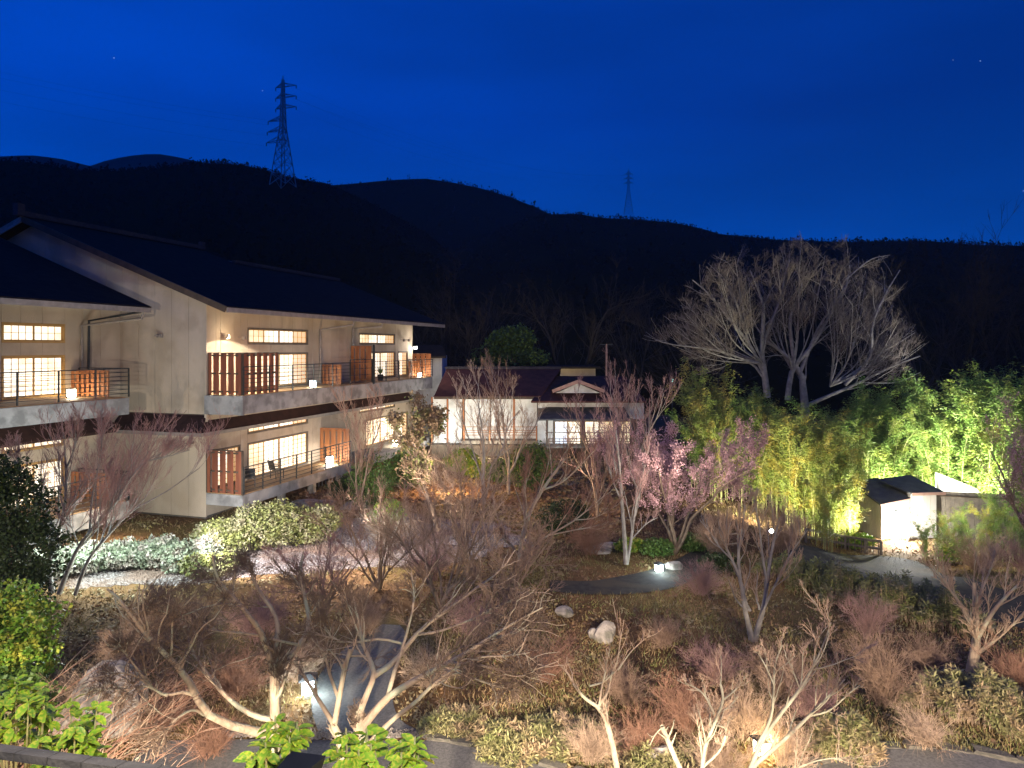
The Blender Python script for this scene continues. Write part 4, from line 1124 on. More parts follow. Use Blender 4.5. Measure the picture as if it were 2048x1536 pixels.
B_ = [([(735, 1528), (728, 1490), (720, 1455), (718, 1425)], .12, .09),
      ([(718, 1428), (735, 1385), (748, 1350), (741, 1322, 12.4), (727, 1290, 12.6), (718, 1245, 12.8), (705, 1190, 13)], .065, .016),
      ([(748, 1352), (790, 1322, 12.5), (815, 1290, 12.8), (850, 1252, 13), (900, 1216, 13.2), (950, 1178, 13.4), (1000, 1142, 13.6), (1030, 1100, 13.7)], .055, .012),
      ([(722, 1458), (768, 1402, 12.2), (805, 1375, 12.1), (850, 1350, 12), (905, 1322, 11.9), (960, 1288, 11.9), (1020, 1250, 11.9), (1085, 1215, 11.9)], .078, .012),
      ([(775, 1395, 12.2), (790, 1340, 12.4), (801, 1308, 12.6), (815, 1260, 12.8), (828, 1200, 13), (822, 1140, 13.2)], .045, .012),
      ([(742, 1482), (790, 1436, 12), (830, 1405, 11.8), (870, 1366, 11.6), (912, 1335, 11.5)], .05, .02),
      ([(900, 1325, 11.9), (960, 1331, 11.6), (1010, 1341, 11.4), (1060, 1341, 11.2), (1118, 1322, 11)], .024, .006),
      ([(885, 1338, 11.9), (940, 1355, 11.7), (990, 1371, 11.5), (1040, 1382, 11.4)], .02, .006),
      ([(912, 1335, 11.5), (960, 1315, 11.4), (1015, 1312, 11.3), (1060, 1305, 11.2)], .02, .006),
      ([(830, 1270, 12.9), (880, 1262, 12.7), (940, 1240, 12.6), (1000, 1212, 12.5), (1060, 1180, 12.4)], .026, .008),
      ([(816, 1290, 12.8), (760, 1278, 12.7), (700, 1285, 12.6), (640, 1270, 12.5), (585, 1268, 12.4)], .026, .007)]
P, R = px_limbs(B_, 12.2)
bare_tree('maple_tree', P, R, ML, 'many-limbed bare maple with pale forked trunk standing over the grey path', 22, 'bark_pale', 'twig_dark', loc=tuple(Gp(735, 1500)), dome=(tuple(W(850, 1300, 12.4) - Gp(735, 1500)), (3.1, 2.6, 2.05)))
C_ = [([(690, 1520), (678, 1475), (667, 1448)], .085, .065),
      ([(668, 1450), (650, 1420), (630, 1388), (607, 1350), (588, 1322)], .045, .02),
      ([(670, 1445), (679, 1392), (689, 1340), (700, 1300)], .055, .04),
      ([(678, 1400), (660, 1350), (648, 1308), (622, 1275)], .032, .014)]
P, R = px_limbs(C_, 12.4)
bare_tree('maple_tree', P, R, [LV(n=4, L=(.3, .7), ang=(18, 50), K=6, rtip=.005, up=.15, wig=.12, t0=.3, rmin=.01), LV(n=5, L=(.35, .65), ang=(18, 50), K=4, rtip=.004, up=.2, wig=.14, t0=.15, rmin=.005)],
          'slim three-limbed bare tree between the two maples by the path', 23, 'bark_pale', 'twig_tan', loc=tuple(Gp(690, 1498)))
# --- small Y-shaped tree and pruned trees at the lower right
D_ = [([(1238, 1560), (1225, 1490), (1210, 1435), (1195, 1413)], .055, .042),
      ([(1195, 1413), (1170, 1396), (1150, 1372), (1135, 1346), (1122, 1332)], .034, .01),
      ([(1197, 1412), (1214, 1386), (1223, 1350), (1232, 1326)], .03, .01),
      ([(1199, 1408), (1204, 1372), (1212, 1335), (1204, 1308)], .022, .007),
      ([(1180, 1372, 11.6), (1210, 1362, 11.5), (1232, 1332, 11.4), (1240, 1285, 11.4), (1248, 1240, 11.4)], .016, .005),
      ([(1236, 1340, 11.4), (1265, 1300, 11.3), (1300, 1270, 11.2)], .012, .004)]
P, R = px_limbs(D_, 11.5)
bare_tree('young_tree', P, R, [LV(n=6, L=(.25, .7), ang=(20, 55), K=6, rtip=.004, up=.25, wig=.14, t0=.3, rmin=.006), LV(n=5, L=(.3, .6), ang=(20, 50), K=4, rtip=.003, up=.2, wig=.14, t0=.2, rmin=.004)],
          'young Y-shaped tree with smooth pale trunk leaning left at the bottom centre', 24, 'bark_pale', 'twig_brown', loc=tuple(W(1236, 1545, 11.5)))
E_ = [([(1400, 1570), (1405, 1530), (1411, 1490), (1432, 1440), (1446, 1400), (1441, 1368)], .04, .018),
      ([(1428, 1428), (1412, 1395), (1395, 1378), (1370, 1366)], .022, .007), ([(1446, 1400), (1470, 1380), (1490, 1352)], .016, .006),
      ([(1405, 1535), (1440, 1500), (1452, 1460), (1432, 1450)], .022, .01), ([(1436, 1425), (1460, 1412), (1475, 1390)], .014, .005)]
P, R = px_limbs(E_, 11)
TL = [LV(n=7, L=(.25, .6), ang=(20, 60), K=6, rtip=.0045, up=.25, wig=.15, t0=.25, rmin=.007), LV(n=6, L=(.3, .65), ang=(20, 55), K=4, rtip=.003, up=.22, wig=.15, t0=.15, rmin=.0045), LV(n=5, L=(.3, .8), ang=(20, 55), K=3, rtip=.002, up=.2, wig=.15, t0=.15, rmin=.0028), LV(n=3, L=(.3, .9), ang=(20, 55), K=2, rtip=.0015, up=.1, wig=.15, t0=.1, rmin=.002)]
bare_tree('pruned_tree', P, R, TL, 'crooked pale pruned tree left of the warm lantern', 25, 'bark_lichen', 'twig_tan', loc=tuple(W(1402, 1560, 11)))
E_ = [([(1480, 1560), (1520, 1520), (1570, 1478), (1618, 1432), (1655, 1395), (1690, 1358)], .045, .01),
      ([(1500, 1540), (1525, 1480), (1560, 1430), (1600, 1378), (1628, 1330), (1646, 1292), (1662, 1245)], .04, .008),
      ([(1510, 1500), (1540, 1440), (1547, 1390), (1550, 1330), (1565, 1290)], .03, .008),
      ([(1548, 1370), (1530, 1330), (1515, 1305)], .016, .006), ([(1620, 1432), (1660, 1420), (1700, 1385), (1720, 1370)], .018, .006),
      ([(1600, 1378), (1585, 1340), (1570, 1310)], .014, .005), ([(1480, 1550), (1560, 1545), (1640, 1520), (1705, 1515)], .02, .006)]
P, R = px_limbs(E_, 11.2)
bare_tree('pruned_tree', P, R, TL, 'wide tangled bare tree spreading right over the warm lantern', 26, 'bark_lichen', 'twig_tan', loc=tuple(W(1490, 1555, 11.2)))
P, R = px_limbs([([(1375, 1570), (1352, 1520), (1335, 1480), (1324, 1452)], .045, .04), ([(1324, 1455), (1310, 1470), (1300, 1490)], .012, .005)], 10.8)
bare_tree('pruned_tree', P, R, [LV(n=4, L=(.2, .5), ang=(30, 70), K=5, rtip=.004, up=.2, wig=.15, t0=.5, rmin=.006)], 'pale cut-off trunk with few shoots at the bottom edge', 27, 'bark_lichen', 'twig_tan', loc=tuple(W(1372, 1565, 10.8)))

# --- V-shaped tree right of the middle
F_ = [([(1505, 1290), (1500, 1262), (1490, 1220), (1481, 1160), (1463, 1118), (1448, 1085)], .085, .02),
      ([(1507, 1290), (1515, 1258), (1527, 1215), (1536, 1150), (1546, 1090), (1560, 1035)], .08, .018),
      ([(1481, 1165), (1477, 1110), (1484, 1060), (1490, 1010)], .045, .014),
      ([(1534, 1165), (1525, 1110), (1518, 1050), (1508, 1000)], .035, .012),
      ([(1520, 1235), (1550, 1170, 17), (1580, 1110, 16.8), (1615, 1060, 16.6)], .03, .01),
      ([(1463, 1118), (1440, 1095, 17.6), (1420, 1065, 17.8), (1400, 1040, 17.9)], .025, .009)]
P, R = px_limbs(F_, 17.4)
bare_tree('garden_tree', P, R, std_levels(8, 7, 5, .32, .004, .55, .6, .55, .12, (12, 38)), 'V-shaped grey tree with a brown brush of twigs in front of the bamboo', 28, 'bark_grey', 'twig_tan', loc=tuple(G(1505, 17.4)), dome=(tuple(W(1515, 1090, 17.4) - G(1505, 17.4)), (1.75, 1.6, 1.75)))
# --- tree at the right edge
G_ = [([(1942, 1348), (1950, 1300), (1953, 1262), (1950, 1215), (1948, 1165)], .12, .03),
      ([(1948, 1310), (1975, 1292, 15.6), (2005, 1268, 15.5), (2035, 1240, 15.4)], .05, .02),
      ([(1955, 1275), (1985, 1225, 15.4), (2020, 1185, 15.2), (2070, 1140, 15)], .06, .015),
      ([(1951, 1265), (1925, 1215, 15.8), (1890, 1165, 15.9), (1855, 1120, 16)], .045, .012),
      ([(1951, 1240), (1960, 1190, 16), (1980, 1140, 16.3), (1990, 1100, 16.4)], .04, .012),
      ([(2035, 1240, 15.4), (2080, 1190, 15.3), (2120, 1130, 15.2)], .03, .01)]
P, R = px_limbs(G_, 15.7)
bare_tree('garden_tree', P, R, std_levels(7, 7, 5, .18, .004, .6, .6, .55, .12, (15, 42)), 'stout-trunked bare tree at the right edge with tan sweeping twigs', 29, 'bark_pale', 'twig_tan', loc=tuple(G(1942, 15.7)))
# --- tree at the left in front of the wing
H_ = [([(105, 1185), (98, 1130), (115, 1075), (130, 1010), (132, 940), (128, 880)], .08, .018),
      ([(118, 1188), (140, 1130), (160, 1090), (200, 1040), (235, 1000), (262, 955), (300, 900)], .07, .014),
      ([(150, 1190), (172, 1130), (195, 1095), (260, 1025), (330, 985), (400, 935)], .055, .012),
      ([(112, 1070), (90, 1010), (60, 960), (30, 920)], .04, .012),
      ([(238, 1000), (240, 975), (222, 955), (218, 930)], .03, .012),
      ([(262, 955), (290, 925), (330, 915), (380, 900)], .03, .01),
      ([(132, 940), (150, 890), (150, 840)], .03, .01), ([(180, 1060), (185, 990), (200, 920), (205, 860)], .035, .01)]
P, R = px_limbs(H_, 20.3)
bare_tree('garden_tree', P, R, std_levels(13, 9, 5, .24, .0045, .55, .6, .55, .12, (14, 40)), 'multi-stemmed bare tree with mauve twigs in front of the left wing', 30, 'bark_grey', 'twig_mauve', loc=tuple(G(118, 20.3)))

# --- middle garden trees
def auto_tree(name, bx, d, h, n, spread, label, seed, bark='bark_grey', twig='twig_brown', r0=.07, lv=None, lean=(0, 0), curve=.5, group=None):
    r = np.random.default_rng(seed); base = G(bx, d)
    P, R = stems(base, h, n, spread, r, 9, r0, curve, lean)
    return bare_tree(name, P, R, lv or std_levels(), label, seed + 100, bark, twig, group, loc=tuple(base))
SL5 = std_levels(6, 6, 5, .30, .006, .6, .6, .55, .12, (15, 45), .005)
auto_tree('garden_tree', 725, 30, 4.6, 3, 1.5, 'thin bare tree with rusty twig tips by the end of the upper balcony', 41, 'bark_brown', 'twig_red', .06, SL5)
auto_tree('garden_tree', 968, 33, 5.0, 4, 1.8, 'fan-shaped bare tree in front of the annex white wall, left of the two', 42, 'bark_grey', 'twig_tan', .08, SL5)
auto_tree('garden_tree', 1018, 35, 5.0, 3, 1.7, 'fan-shaped bare tree in front of the annex white wall, right of the two', 43, 'bark_grey', 'twig_brown', .08, SL5)
auto_tree('garden_tree', 1195, 30, 4.3, 4, 1.5, 'bare reddish tree in front of the annex veranda', 44, 'bark_brown', 'twig_mauve', .06, SL5)
auto_tree('garden_tree', 1275, 32, 5.3, 4, 1.6, 'tall thin-twigged bare tree right of the annex veranda', 45, 'bark_grey', 'twig_mauve', .06, SL5)
P, R = px_limbs([([(877, 1062), (862, 1010), (850, 975), (840, 945), (826, 900)], .09, .03), ([(842, 950), (860, 900), (872, 850)], .04, .014), ([(838, 935), (810, 890), (790, 850)], .035, .012), ([(832, 915), (845, 860), (840, 815)], .03, .012)], 26)
rt, lv = bare_tree('garden_tree', P, R, SL5, 'dark leaning tree still carrying brown leaves in front of the far balcony', 46, 'bark_brown', 'twig_brown', loc=tuple(G(877, 26)))

def leaf_quads(c, s, r, flat=0.0, asp=1.7):
    """one rhombic leaf at each centre c"""
    n = len(c)
    u = r.normal(0, 1, (n, 3)); u[:, 2] *= (1 - flat); u = unit(u)
    v = unit(np.cross(u, r.normal(0, 1, (n, 3)) + np.array([0, 0, 2.0 * flat])))
    s = np.broadcast_to(s, (n,))[:, None] * r.uniform(.65, 1.2, (n, 1))
    return np.stack([c - u * s * asp * .5, c + v * s * .5, c + u * s * asp * .5, c - v * s * .5], 1).reshape(-1, 3)

def leaf_part(root, c, s, m, r, name='leaves', flat=0.0, asp=1.7):
    V = leaf_quads(c, s, r, flat, asp)
    return link(name, raw_mesh(name, V, [np.arange(len(V)).reshape(-1, 4)], MAT[m]), root)
r = np.random.default_rng(5)
tips = lv[-1][0].reshape(-1, 3); c = tips[r.integers(0, len(tips), 4200)] + r.normal(0, .12, (4200, 3))
leaf_part(rt, c, .075, 'leaf_brown', r)
P, R = px_limbs([([(1040, 1130), (1044, 1080), (1062, 1020), (1095, 965), (1132, 915)], .10, .03), ([(1050, 1050), (1048, 990), (1055, 930)], .04, .014), ([(1085, 980), (1130, 960), (1190, 900)], .04, .012),
                 ([(1042, 1110), (1090, 1075), (1150, 1040), (1210, 990)], .045, .012), ([(1100, 1070), (1150, 1060), (1205, 1050)], .025, .01), ([(1044, 1120), (1010, 1070), (985, 1010)], .04, .012), ([(1150, 1040), (1190, 1035), (1235, 1010)], .02, .008)], 21.5)
bare_tree('garden_tree', P, R, std_levels(8, 7, 5, .2, .0045, .55, .6, .55, .12, (14, 40)), 'leaning pale-stemmed tree with rusty twigs fanning right above the dark path', 47, 'bark_pale', 'twig_red', loc=tuple(G(1040, 21.5)))
P, R = px_limbs([([(1252, 1128), (1248, 1060), (1243, 990), (1238, 920), (1232, 860)], .085, .02), ([(1254, 1128), (1262, 1080), (1272, 1010), (1285, 950), (1300, 890)], .06, .014), ([(1262, 1080), (1290, 1050), (1315, 1035)], .025, .01), ([(1246, 1010), (1225, 960), (1210, 910)], .035, .01)], 23.2)
bare_tree('garden_tree', P, R, std_levels(7, 7, 5, .3, .0045, .5, .6, .55, .12, (14, 40)), 'grey two-stemmed tree just left of the small cool lantern', 48, 'bark_grey', 'twig_mauve', loc=tuple(G(1252, 23.2)))
# brown weeping mass in the middle
for k, (bx, d, h, sp, tw, lab) in enumerate([
        (880, 19.5, 2.7, 2.1, 'twig_tan', 'low spreading tan tree in the middle of the garden, left of the leaning one'),
        (1000, 18.5, 2.3, 2.0, 'twig_brown', 'low brown tree crowding the left end of the middle path'),
        (760, 21.0, 2.4, 1.9, 'twig_brown', 'low brown tree at the right end of the gravel bed'),
        (930, 23.5, 3.2, 2.0, 'twig_tan', 'bare tan tree behind the gravel bed, under the brown-leaved tree'),
        (640, 19.0, 1.8, 1.6, 'twig_mauve', 'low mauve-twigged tree at the lower edge of the gravel bed')]):
    auto_tree('garden_tree', bx, d, h, 6, sp, lab, 60 + k, 'bark_brown', tw, .05, std_levels(7, 6, 5, .12, .004, .6, .6, .6, .14, (15, 50)), curve=.2)
# plum in blossom
def blossom_tree(bx, d, h, sp, label, seed, n, lean=(0, 0)):
    r = np.random.default_rng(seed); base = G(bx, d)
    P, R = stems(base, h, 5, sp, r, 9, .075, .5, lean)
    rt, lv = bare_tree('plum_tree', P, R, std_levels(8, 6, 4, .25, .004, .6, .6, .5), label, seed, 'bark_brown', 'twig_mauve', 'plum trees in blossom', loc=tuple(base))
    t = np.concatenate([lv[1][0].reshape(-1, 3), lv[2][0].reshape(-1, 3)]); t = t[t[:, 2] > h * .30]
    cl = t[r.integers(0, len(t), n // 6)]; c = np.repeat(cl, 6, 0) + r.normal(0, .06, (len(cl) * 6, 3))
    leaf_part(rt, c, .046, 'blossom', r, 'blossoms', asp=1.1)
blossom_tree(1350, 24.6, 3.7, 2.7, 'pink blossoming plum tree in the middle, left of the bamboo', 71, 26000, (.3, 0))
blossom_tree(2075, 22.5, 4.2, 1.5, 'mauve blossoming plum tree cut by the right edge', 72, 6000)
# --- big tree behind the bamboo, neighbours
P_ = [([(1612, 835), (1606, 775), (1600, 745), (1565, 705), (1530, 680)], .26, .07),
      ([(1612, 812), (1650, 795), (1720, 765), (1780, 735), (1840, 712)], .14, .04),
      ([(1600, 745), (1618, 700), (1640, 650), (1700, 560)], .13, .04),
      ([(1535, 795), (1528, 740), (1524, 700), (1527, 620), (1520, 590), (1500, 540)], .22, .04),
      ([(1526, 745), (1500, 690), (1460, 640), (1420, 590), (1385, 560)], .12, .035),
      ([(1575, 800), (1585, 740), (1625, 690), (1660, 630), (1690, 580), (1700, 530)], .18, .035),
      ([(1530, 760), (1500, 725), (1430, 700), (1350, 690), (1310, 680)], .09, .03),
      ([(1690, 770), (1740, 715), (1745, 650), (1770, 590), (1800, 540)], .12, .03),
      ([(1742, 720), (1790, 690), (1830, 665)], .06, .02), ([(1590, 735), (1580, 640), (1600, 590), (1610, 530)], .14, .03),
      ([(1524, 690), (1560, 600), (1570, 550), (1580, 520)], .10, .03), ([(1500, 690), (1470, 600), (1450, 560), (1430, 540)], .08, .03),
      ([(1690, 560), (1740, 520), (1780, 510)], .06, .02), ([(1720, 765), (1790, 765), (1840, 745)], .05, .02)]
rz = np.random.default_rng(88)
for k in range(30):   # many thin limbs fanning evenly to the rounded outline
    th = math.radians(-88 + 176 * (k + .5) / 30) + rz.normal(0, .05); f = rz.uniform(.62, .95); dd = rz.uniform(-4.5, 4.5)
    s0 = (1528, 720) if th < -.35 else ((1585, 735) if th < .35 else (1660, 765))
    e0 = (1572 + 268 * f * math.sin(th), 700 - 215 * f * math.cos(th))
    m0 = (s0[0] + (e0[0] - s0[0]) * .45 + 22 * math.sin(th), s0[1] + (e0[1] - s0[1]) * .38 + 10)
    P_.append(([(s0[0], s0[1] + 8), (m0[0], m0[1], 45 + dd * .5), (*e0, 45 + dd)], .055, .012))
P, R = px_limbs(P_, 45)
BT = [LV(n=7, L=(.3, .6), ang=(14, 45), K=8, rtip=.010, up=.08, wig=.12, t0=.25, rk=.42, rmin=.015), LV(n=6, L=(.4, .8), ang=(16, 45), K=7, rtip=.008, up=.12, wig=.13, t0=.15, rk=.45, rmin=.012), LV(n=5, L=(.4, .8), ang=(14, 40), K=4, rtip=.005, up=.06, wig=.13, t0=.1, rk=.5, rmin=.007), LV(n=3, L=(.35, .85), ang=(12, 45), K=2, rtip=.004, up=.06, wig=.13, t0=.1, rk=.6, rmin=.006)]
bare_tree('zelkova_tree', P, R, BT, 'huge rounded bare tree towering over the bamboo, pale limbs lit from below', 80, 'bark_grey', 'twig_shade', loc=tuple(G(1600, 45)), dome=(tuple(W(1575, 670, 45) - G(1600, 45)), (10.4, 9.0, 8.3)))
def far_tree(bx, d, h, sp, label, seed, n=4, tw='twig_wood', r0=.16, group=None):
    auto_tree('woodland_tree', bx, d, h, n, sp, label, seed, 'bark_wood', tw, r0,
              [LV(n=8, L=(.4, .75), ang=(20, 55), K=8, rtip=.012, up=.12, wig=.13, t0=.25, rk=.45, rmin=.022), LV(n=7, L=(.4, .75), ang=(15, 50), K=5, rtip=.008, up=.1, wig=.14, t0=.15, rk=.45, rmin=.013), LV(n=6, L=(.4, .8), ang=(15, 45), K=2, rtip=.005, up=.08, wig=.12, t0=.1, rk=.5, rmin=.009)], group=group)
far_tree(1925, 48, 11.0, 4.0, 'bare woodland tree behind the bamboo at the right, nearest the huge tree', 81)
far_tree(2030, 47, 11.5, 4.0, 'tall bare woodland tree behind the bamboo at the right edge', 82)
far_tree(1850, 62, 13, 5.0, 'dim bare woodland tree between the huge tree and the right-hand trees', 83)
far_tree(1400, 58, 9.5, 5.0, 'dim bare tree left behind the huge rounded tree', 84)
far_tree(900, 62, 10, 4.5, 'dim bare tree above the end of the guest house roof', 85)
far_tree(1140, 64, 11, 5.0, 'dim bare tree right of the round evergreen', 86)
far_tree(1270, 66, 10, 5.0, 'dim bare tree behind the thin pole', 87)
far_tree(960, 68, 11, 4.5, 'dim bare tree behind the round evergreen', 88)

# ---------------------------------------------------------------- bamboo
def bamboo_mesh(seed, n, h, rad):
    r = np.random.default_rng(seed); cul, lv = [], []
    K = 10
    P = np.zeros((n, K, 3)); R = np.zeros((n, K)); 
    for k in range(n):
        a, q_ = r.uniform(0, 6.28), rad * math.sqrt(r.random()); b = np.array([math.cos(a) * q_, math.sin(a) * q_, -.2])
        l = r.uniform(0, 6.28); hh = h * r.uniform(.7, 1.0); bend = h * r.uniform(.10, .30)
        t = np.linspace(0, 1, K)
        P[k] = b + np.stack([math.cos(l) * bend * t ** 3, math.sin(l) * bend * t ** 3, hh * (t - .10 * t ** 4)], -1); R[k] = np.linspace(.028, .006, K)
    V, q = tubes(P, R, 5)
    cm = raw_mesh('culm', V, [q], MAT['bamboo_culm'], True)
    Bp, Br = grow(P, R, 26, (.12, .26), (15, 50), 5, .002, r, up=.12, wig=.12, t0=.16, rk=.3, rmin=.004, taper=.3)
    Bp[:, -1, 2] -= .08; V, q = tubes(Bp, Br, 3)
    bm_ = raw_mesh('branches', V, [q], MAT['bamboo_culm'])
    tp = Bp[:, 1:].reshape(-1, 3)
    c = tp[r.integers(0, len(tp), n * 1600)] + r.normal(0, .085, (n * 1600, 3))
    # drooping narrow leaves
    m = len(c); u = r.normal(0, 1, (m, 3)); u[:, 2] = .15 - np.abs(u[:, 2]) * .45; u = unit(u); v = unit(np.cross(u, r.normal(0, 1, (m, 3))))
    s = r.uniform(.09, .18, (m, 1)); V = np.stack([c, c + u * s * .4 + v * s * .11, c + u * s, c + u * s * .4 - v * s * .11], 1).reshape(-1, 3)
    fq = np.arange(len(V)).reshape(-1, 4)
    return cm, bm_, [raw_mesh('foliage', V, [fq], MAT[x]) for x in ('bamboo_green', 'bamboo_yellow')]
BM = [bamboo_mesh(200 + k, 7, 6.2, .95) for k in range(4)]
def bamboo(bx, d, h, yel, label, k, group):
    base = G(bx, d); cm, bm_, fo = BM[k % 4]
    root = empty('bamboo', tuple(base), 0, label, 'bamboo', group)
    root.rotation_euler = (0, 0, k * 1.9); s = h / 6.0; root.scale = (s * .95, s * .95, s)
    link('culms', cm, root); link('branches', bm_, root); link('foliage', fo[1 if yel else 0], root)
rb = random.Random(12); k = 0
GR = [('green', 'green bamboo in the bright bank behind the garden shed', 'bright green bamboo behind the shed'),
      ('yel', 'yellowish bamboo in the bank left of the garden shed', 'yellow green bamboo left of the shed'),
      ('dark', 'dim olive bamboo at the left end of the bamboo bank', 'dim bamboo at the left end of the bank'),
      ('right', 'tall green bamboo at the right edge of the picture', 'tall bamboo at the right edge'),
      ('front', 'slender bamboo standing right of the shed in front of the plank fence', 'bamboo before the plank fence')]
def bset(g, lst):
    global k
    for bx, d, h, yel in lst:
        bamboo(bx, d, h, yel, g[1], k, g[2]); k += 1
bset(GR[0], [(bx + rb.uniform(-12, 12), d + rb.uniform(-.5, .5), h * rb.uniform(.9, 1.08), False) for bx, d, h in
             [(1700, 38, 6.2), (1745, 37, 6.0), (1790, 38, 6.2), (1835, 37, 6.4), (1880, 38.5, 6.6), (1720, 41, 6.6), (1770, 41, 6.8), (1820, 41, 6.8), (1870, 41, 7.0), (1900, 36.5, 5.8), (1660, 40, 6.0), (1800, 35.2, 5.6), (1860, 35.6, 5.6), (1755, 35.0, 5.0)]])
bset(GR[1], [(bx + rb.uniform(-8, 8), d + rb.uniform(-.4, .4), h * rb.uniform(.92, 1.08), True) for bx, d, h in
             [(1700, 30.5, 4.5), (1660, 30, 4.5), (1625, 31, 5.2), (1585, 31.5, 5.4), (1675, 33, 5.3), (1630, 34, 5.8), (1550, 32.5, 5.2), (1590, 34.5, 5.8), (1690, 29.4, 3.4), (1645, 28.6, 3.3)]])
bset(GR[2], [(bx + rb.uniform(-8, 8), d + rb.uniform(-.4, .4), h * rb.uniform(.92, 1.08), b) for bx, d, h, b in
             [(1440, 35, 6.6, 1), (1475, 36, 6.0, 0), (1420, 37, 6.8, 1), (1510, 35, 5.2, 1), (1545, 37, 6.2, 0), (1505, 38, 5.6, 0), (1460, 33, 4.8, 1), (1400, 34.5, 5.0, 0)]])
bset(GR[3], [(bx, d, h, b) for bx, d, h, b in [(1960, 34, 7.2, 0), (2010, 33, 7.4, 0), (2050, 32, 7.6, 0), (1990, 37, 8.0, 0), (2045, 37, 8.2, 0), (1935, 38, 7.4, 0), (2095, 33, 7.6, 0), (2050, 30.5, 5.6, 1), (2085, 30, 5.4, 0)]])
bset(GR[4], [(bx, d, h, b) for bx, d, h, b in [(1890, 27.6, 2.3, 1), (1925, 27.3, 2.2, 0), (1965, 27.5, 2.4, 1), (2005, 27.4, 2.9, 0), (2045, 27.6, 3.4, 0), (1858, 27.2, 2.1, 0)]])

# ---------------------------------------------------------------- shrubs and evergreens
def clump(n, cen, rad, r, shell=.55):
    d = unit(r.normal(0, 1, (n, 3))); q_ = (shell + (1 - shell) * r.random((n, 1)) ** .6)
    lump = 1 + .22 * np.sin(d[:, :1] * 5 + cen[0]) * np.cos(d[:, 1:2] * 6 + cen[1]) + .12 * np.sin(d[:, 2:3] * 9)
    return np.asarray(cen) + d * q_ * lump * np.asarray(rad)

def leafy(name, base, balls, n, s, m, label, seed, cat='shrub', group=None, stem=.04, flat=.2, asp=1.7, bark='bark_brown'):
    """balls: (dx,dy,z,rx,ry,rz) relative to the base"""
    r = np.random.default_rng(seed); root = empty(name, tuple(base), 0, label, cat, group)
    vol = np.array([b[3] * b[4] + b[3] * b[5] for b in balls]); k = (n * vol / vol.sum()).astype(int)
    c = np.concatenate([clump(kk, b[:3], b[3:], r) for kk, b in zip(k, balls)])
    c = c[c[:, 2] > .02]
    leaf_part(root, c, s, m, r, 'foliage', flat, asp)
    L = []
    for b in balls:
        for _ in range(2 if len(balls) > 2 else 4):
            e = np.array(b[:3]) + r.normal(0, .35, 3) * np.array(b[3:])
            L.append(([np.array([r.normal(0, .05), r.normal(0, .05), -.1]), np.array([e[0] * .45, e[1] * .45, e[2] * .55]), e], stem, stem * .3))
    P, R = limbs(L, 6); V, q = tubes(P, R, 4); link('stems', raw_mesh('stems', V, [q], MAT[bark]), root)
    return root
# dark evergreen at the left edge
b = G(15, 17.5)
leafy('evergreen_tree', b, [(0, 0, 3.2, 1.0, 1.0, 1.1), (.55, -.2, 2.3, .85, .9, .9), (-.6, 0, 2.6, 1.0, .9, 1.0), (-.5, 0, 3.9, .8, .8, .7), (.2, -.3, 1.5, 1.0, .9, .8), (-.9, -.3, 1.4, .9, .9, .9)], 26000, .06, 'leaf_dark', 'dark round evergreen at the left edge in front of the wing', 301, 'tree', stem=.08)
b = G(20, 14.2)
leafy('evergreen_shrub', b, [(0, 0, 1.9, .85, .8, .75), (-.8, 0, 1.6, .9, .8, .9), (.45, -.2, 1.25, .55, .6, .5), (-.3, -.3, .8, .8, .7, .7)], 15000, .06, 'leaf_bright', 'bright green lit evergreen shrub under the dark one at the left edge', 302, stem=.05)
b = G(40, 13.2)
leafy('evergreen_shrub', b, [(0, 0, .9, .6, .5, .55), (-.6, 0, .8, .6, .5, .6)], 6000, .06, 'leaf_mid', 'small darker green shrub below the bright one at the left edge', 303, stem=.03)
# cool-lit hedge of leafy shrubs in front of the wing
hed = [(75, 21.8, .8, 'leaf_pale', 'pale leafy shrub at the far left of the cool lit hedge'), (150, 22.4, .85, 'leaf_pale', 'pale leafy shrub second from the left in the cool lit hedge'), (230, 23, .8, 'leaf_pale', 'pale leafy shrub in the middle of the cool lit hedge'),
       (310, 23.5, .85, 'leaf_pale', 'pale leafy shrub right of the middle of the cool lit hedge'), (380, 23.2, .9, 'leaf_pale', 'brownish leafy shrub at the right end of the cool lit hedge')]
for i, (px, d, h, m, lab) in enumerate(hed):
    leafy('leafy_shrub', G(px, d), [(0, 0, h * .55, .75, .6, h * .55), (.35, .1, h * .6, .5, .5, h * .6), (-.35, -.1, h * .5, .55, .5, h * .5)], 5200, .07, m, lab, 310 + i, group='cool lit hedge shrubs')
for i, (px, d, h, w, lab) in enumerate([(450, 24.5, 1.25, 1.0, 'olive spreading shrub left in the mass below the lower balcony'), (530, 25.3, 1.55, 1.2, 'tallest olive shrub in the middle below the lower balcony'), (615, 26, 1.25, 1.1, 'olive shrub right in the mass below the lower balcony'), (420, 22.6, .7, .7, 'low olive shrub at the foot of the olive mass')]):
    leafy('olive_shrub', G(px, d), [(0, 0, h * .55, w, w * .8, h * .5), (.5, .2, h * .7, w * .6, w * .6, h * .4), (-.5, 0, h * .6, w * .6, w * .6, h * .45)], 6500, .055, 'leaf_olive', lab, 320 + i, group='olive shrubs below the balcony', asp=2.2)
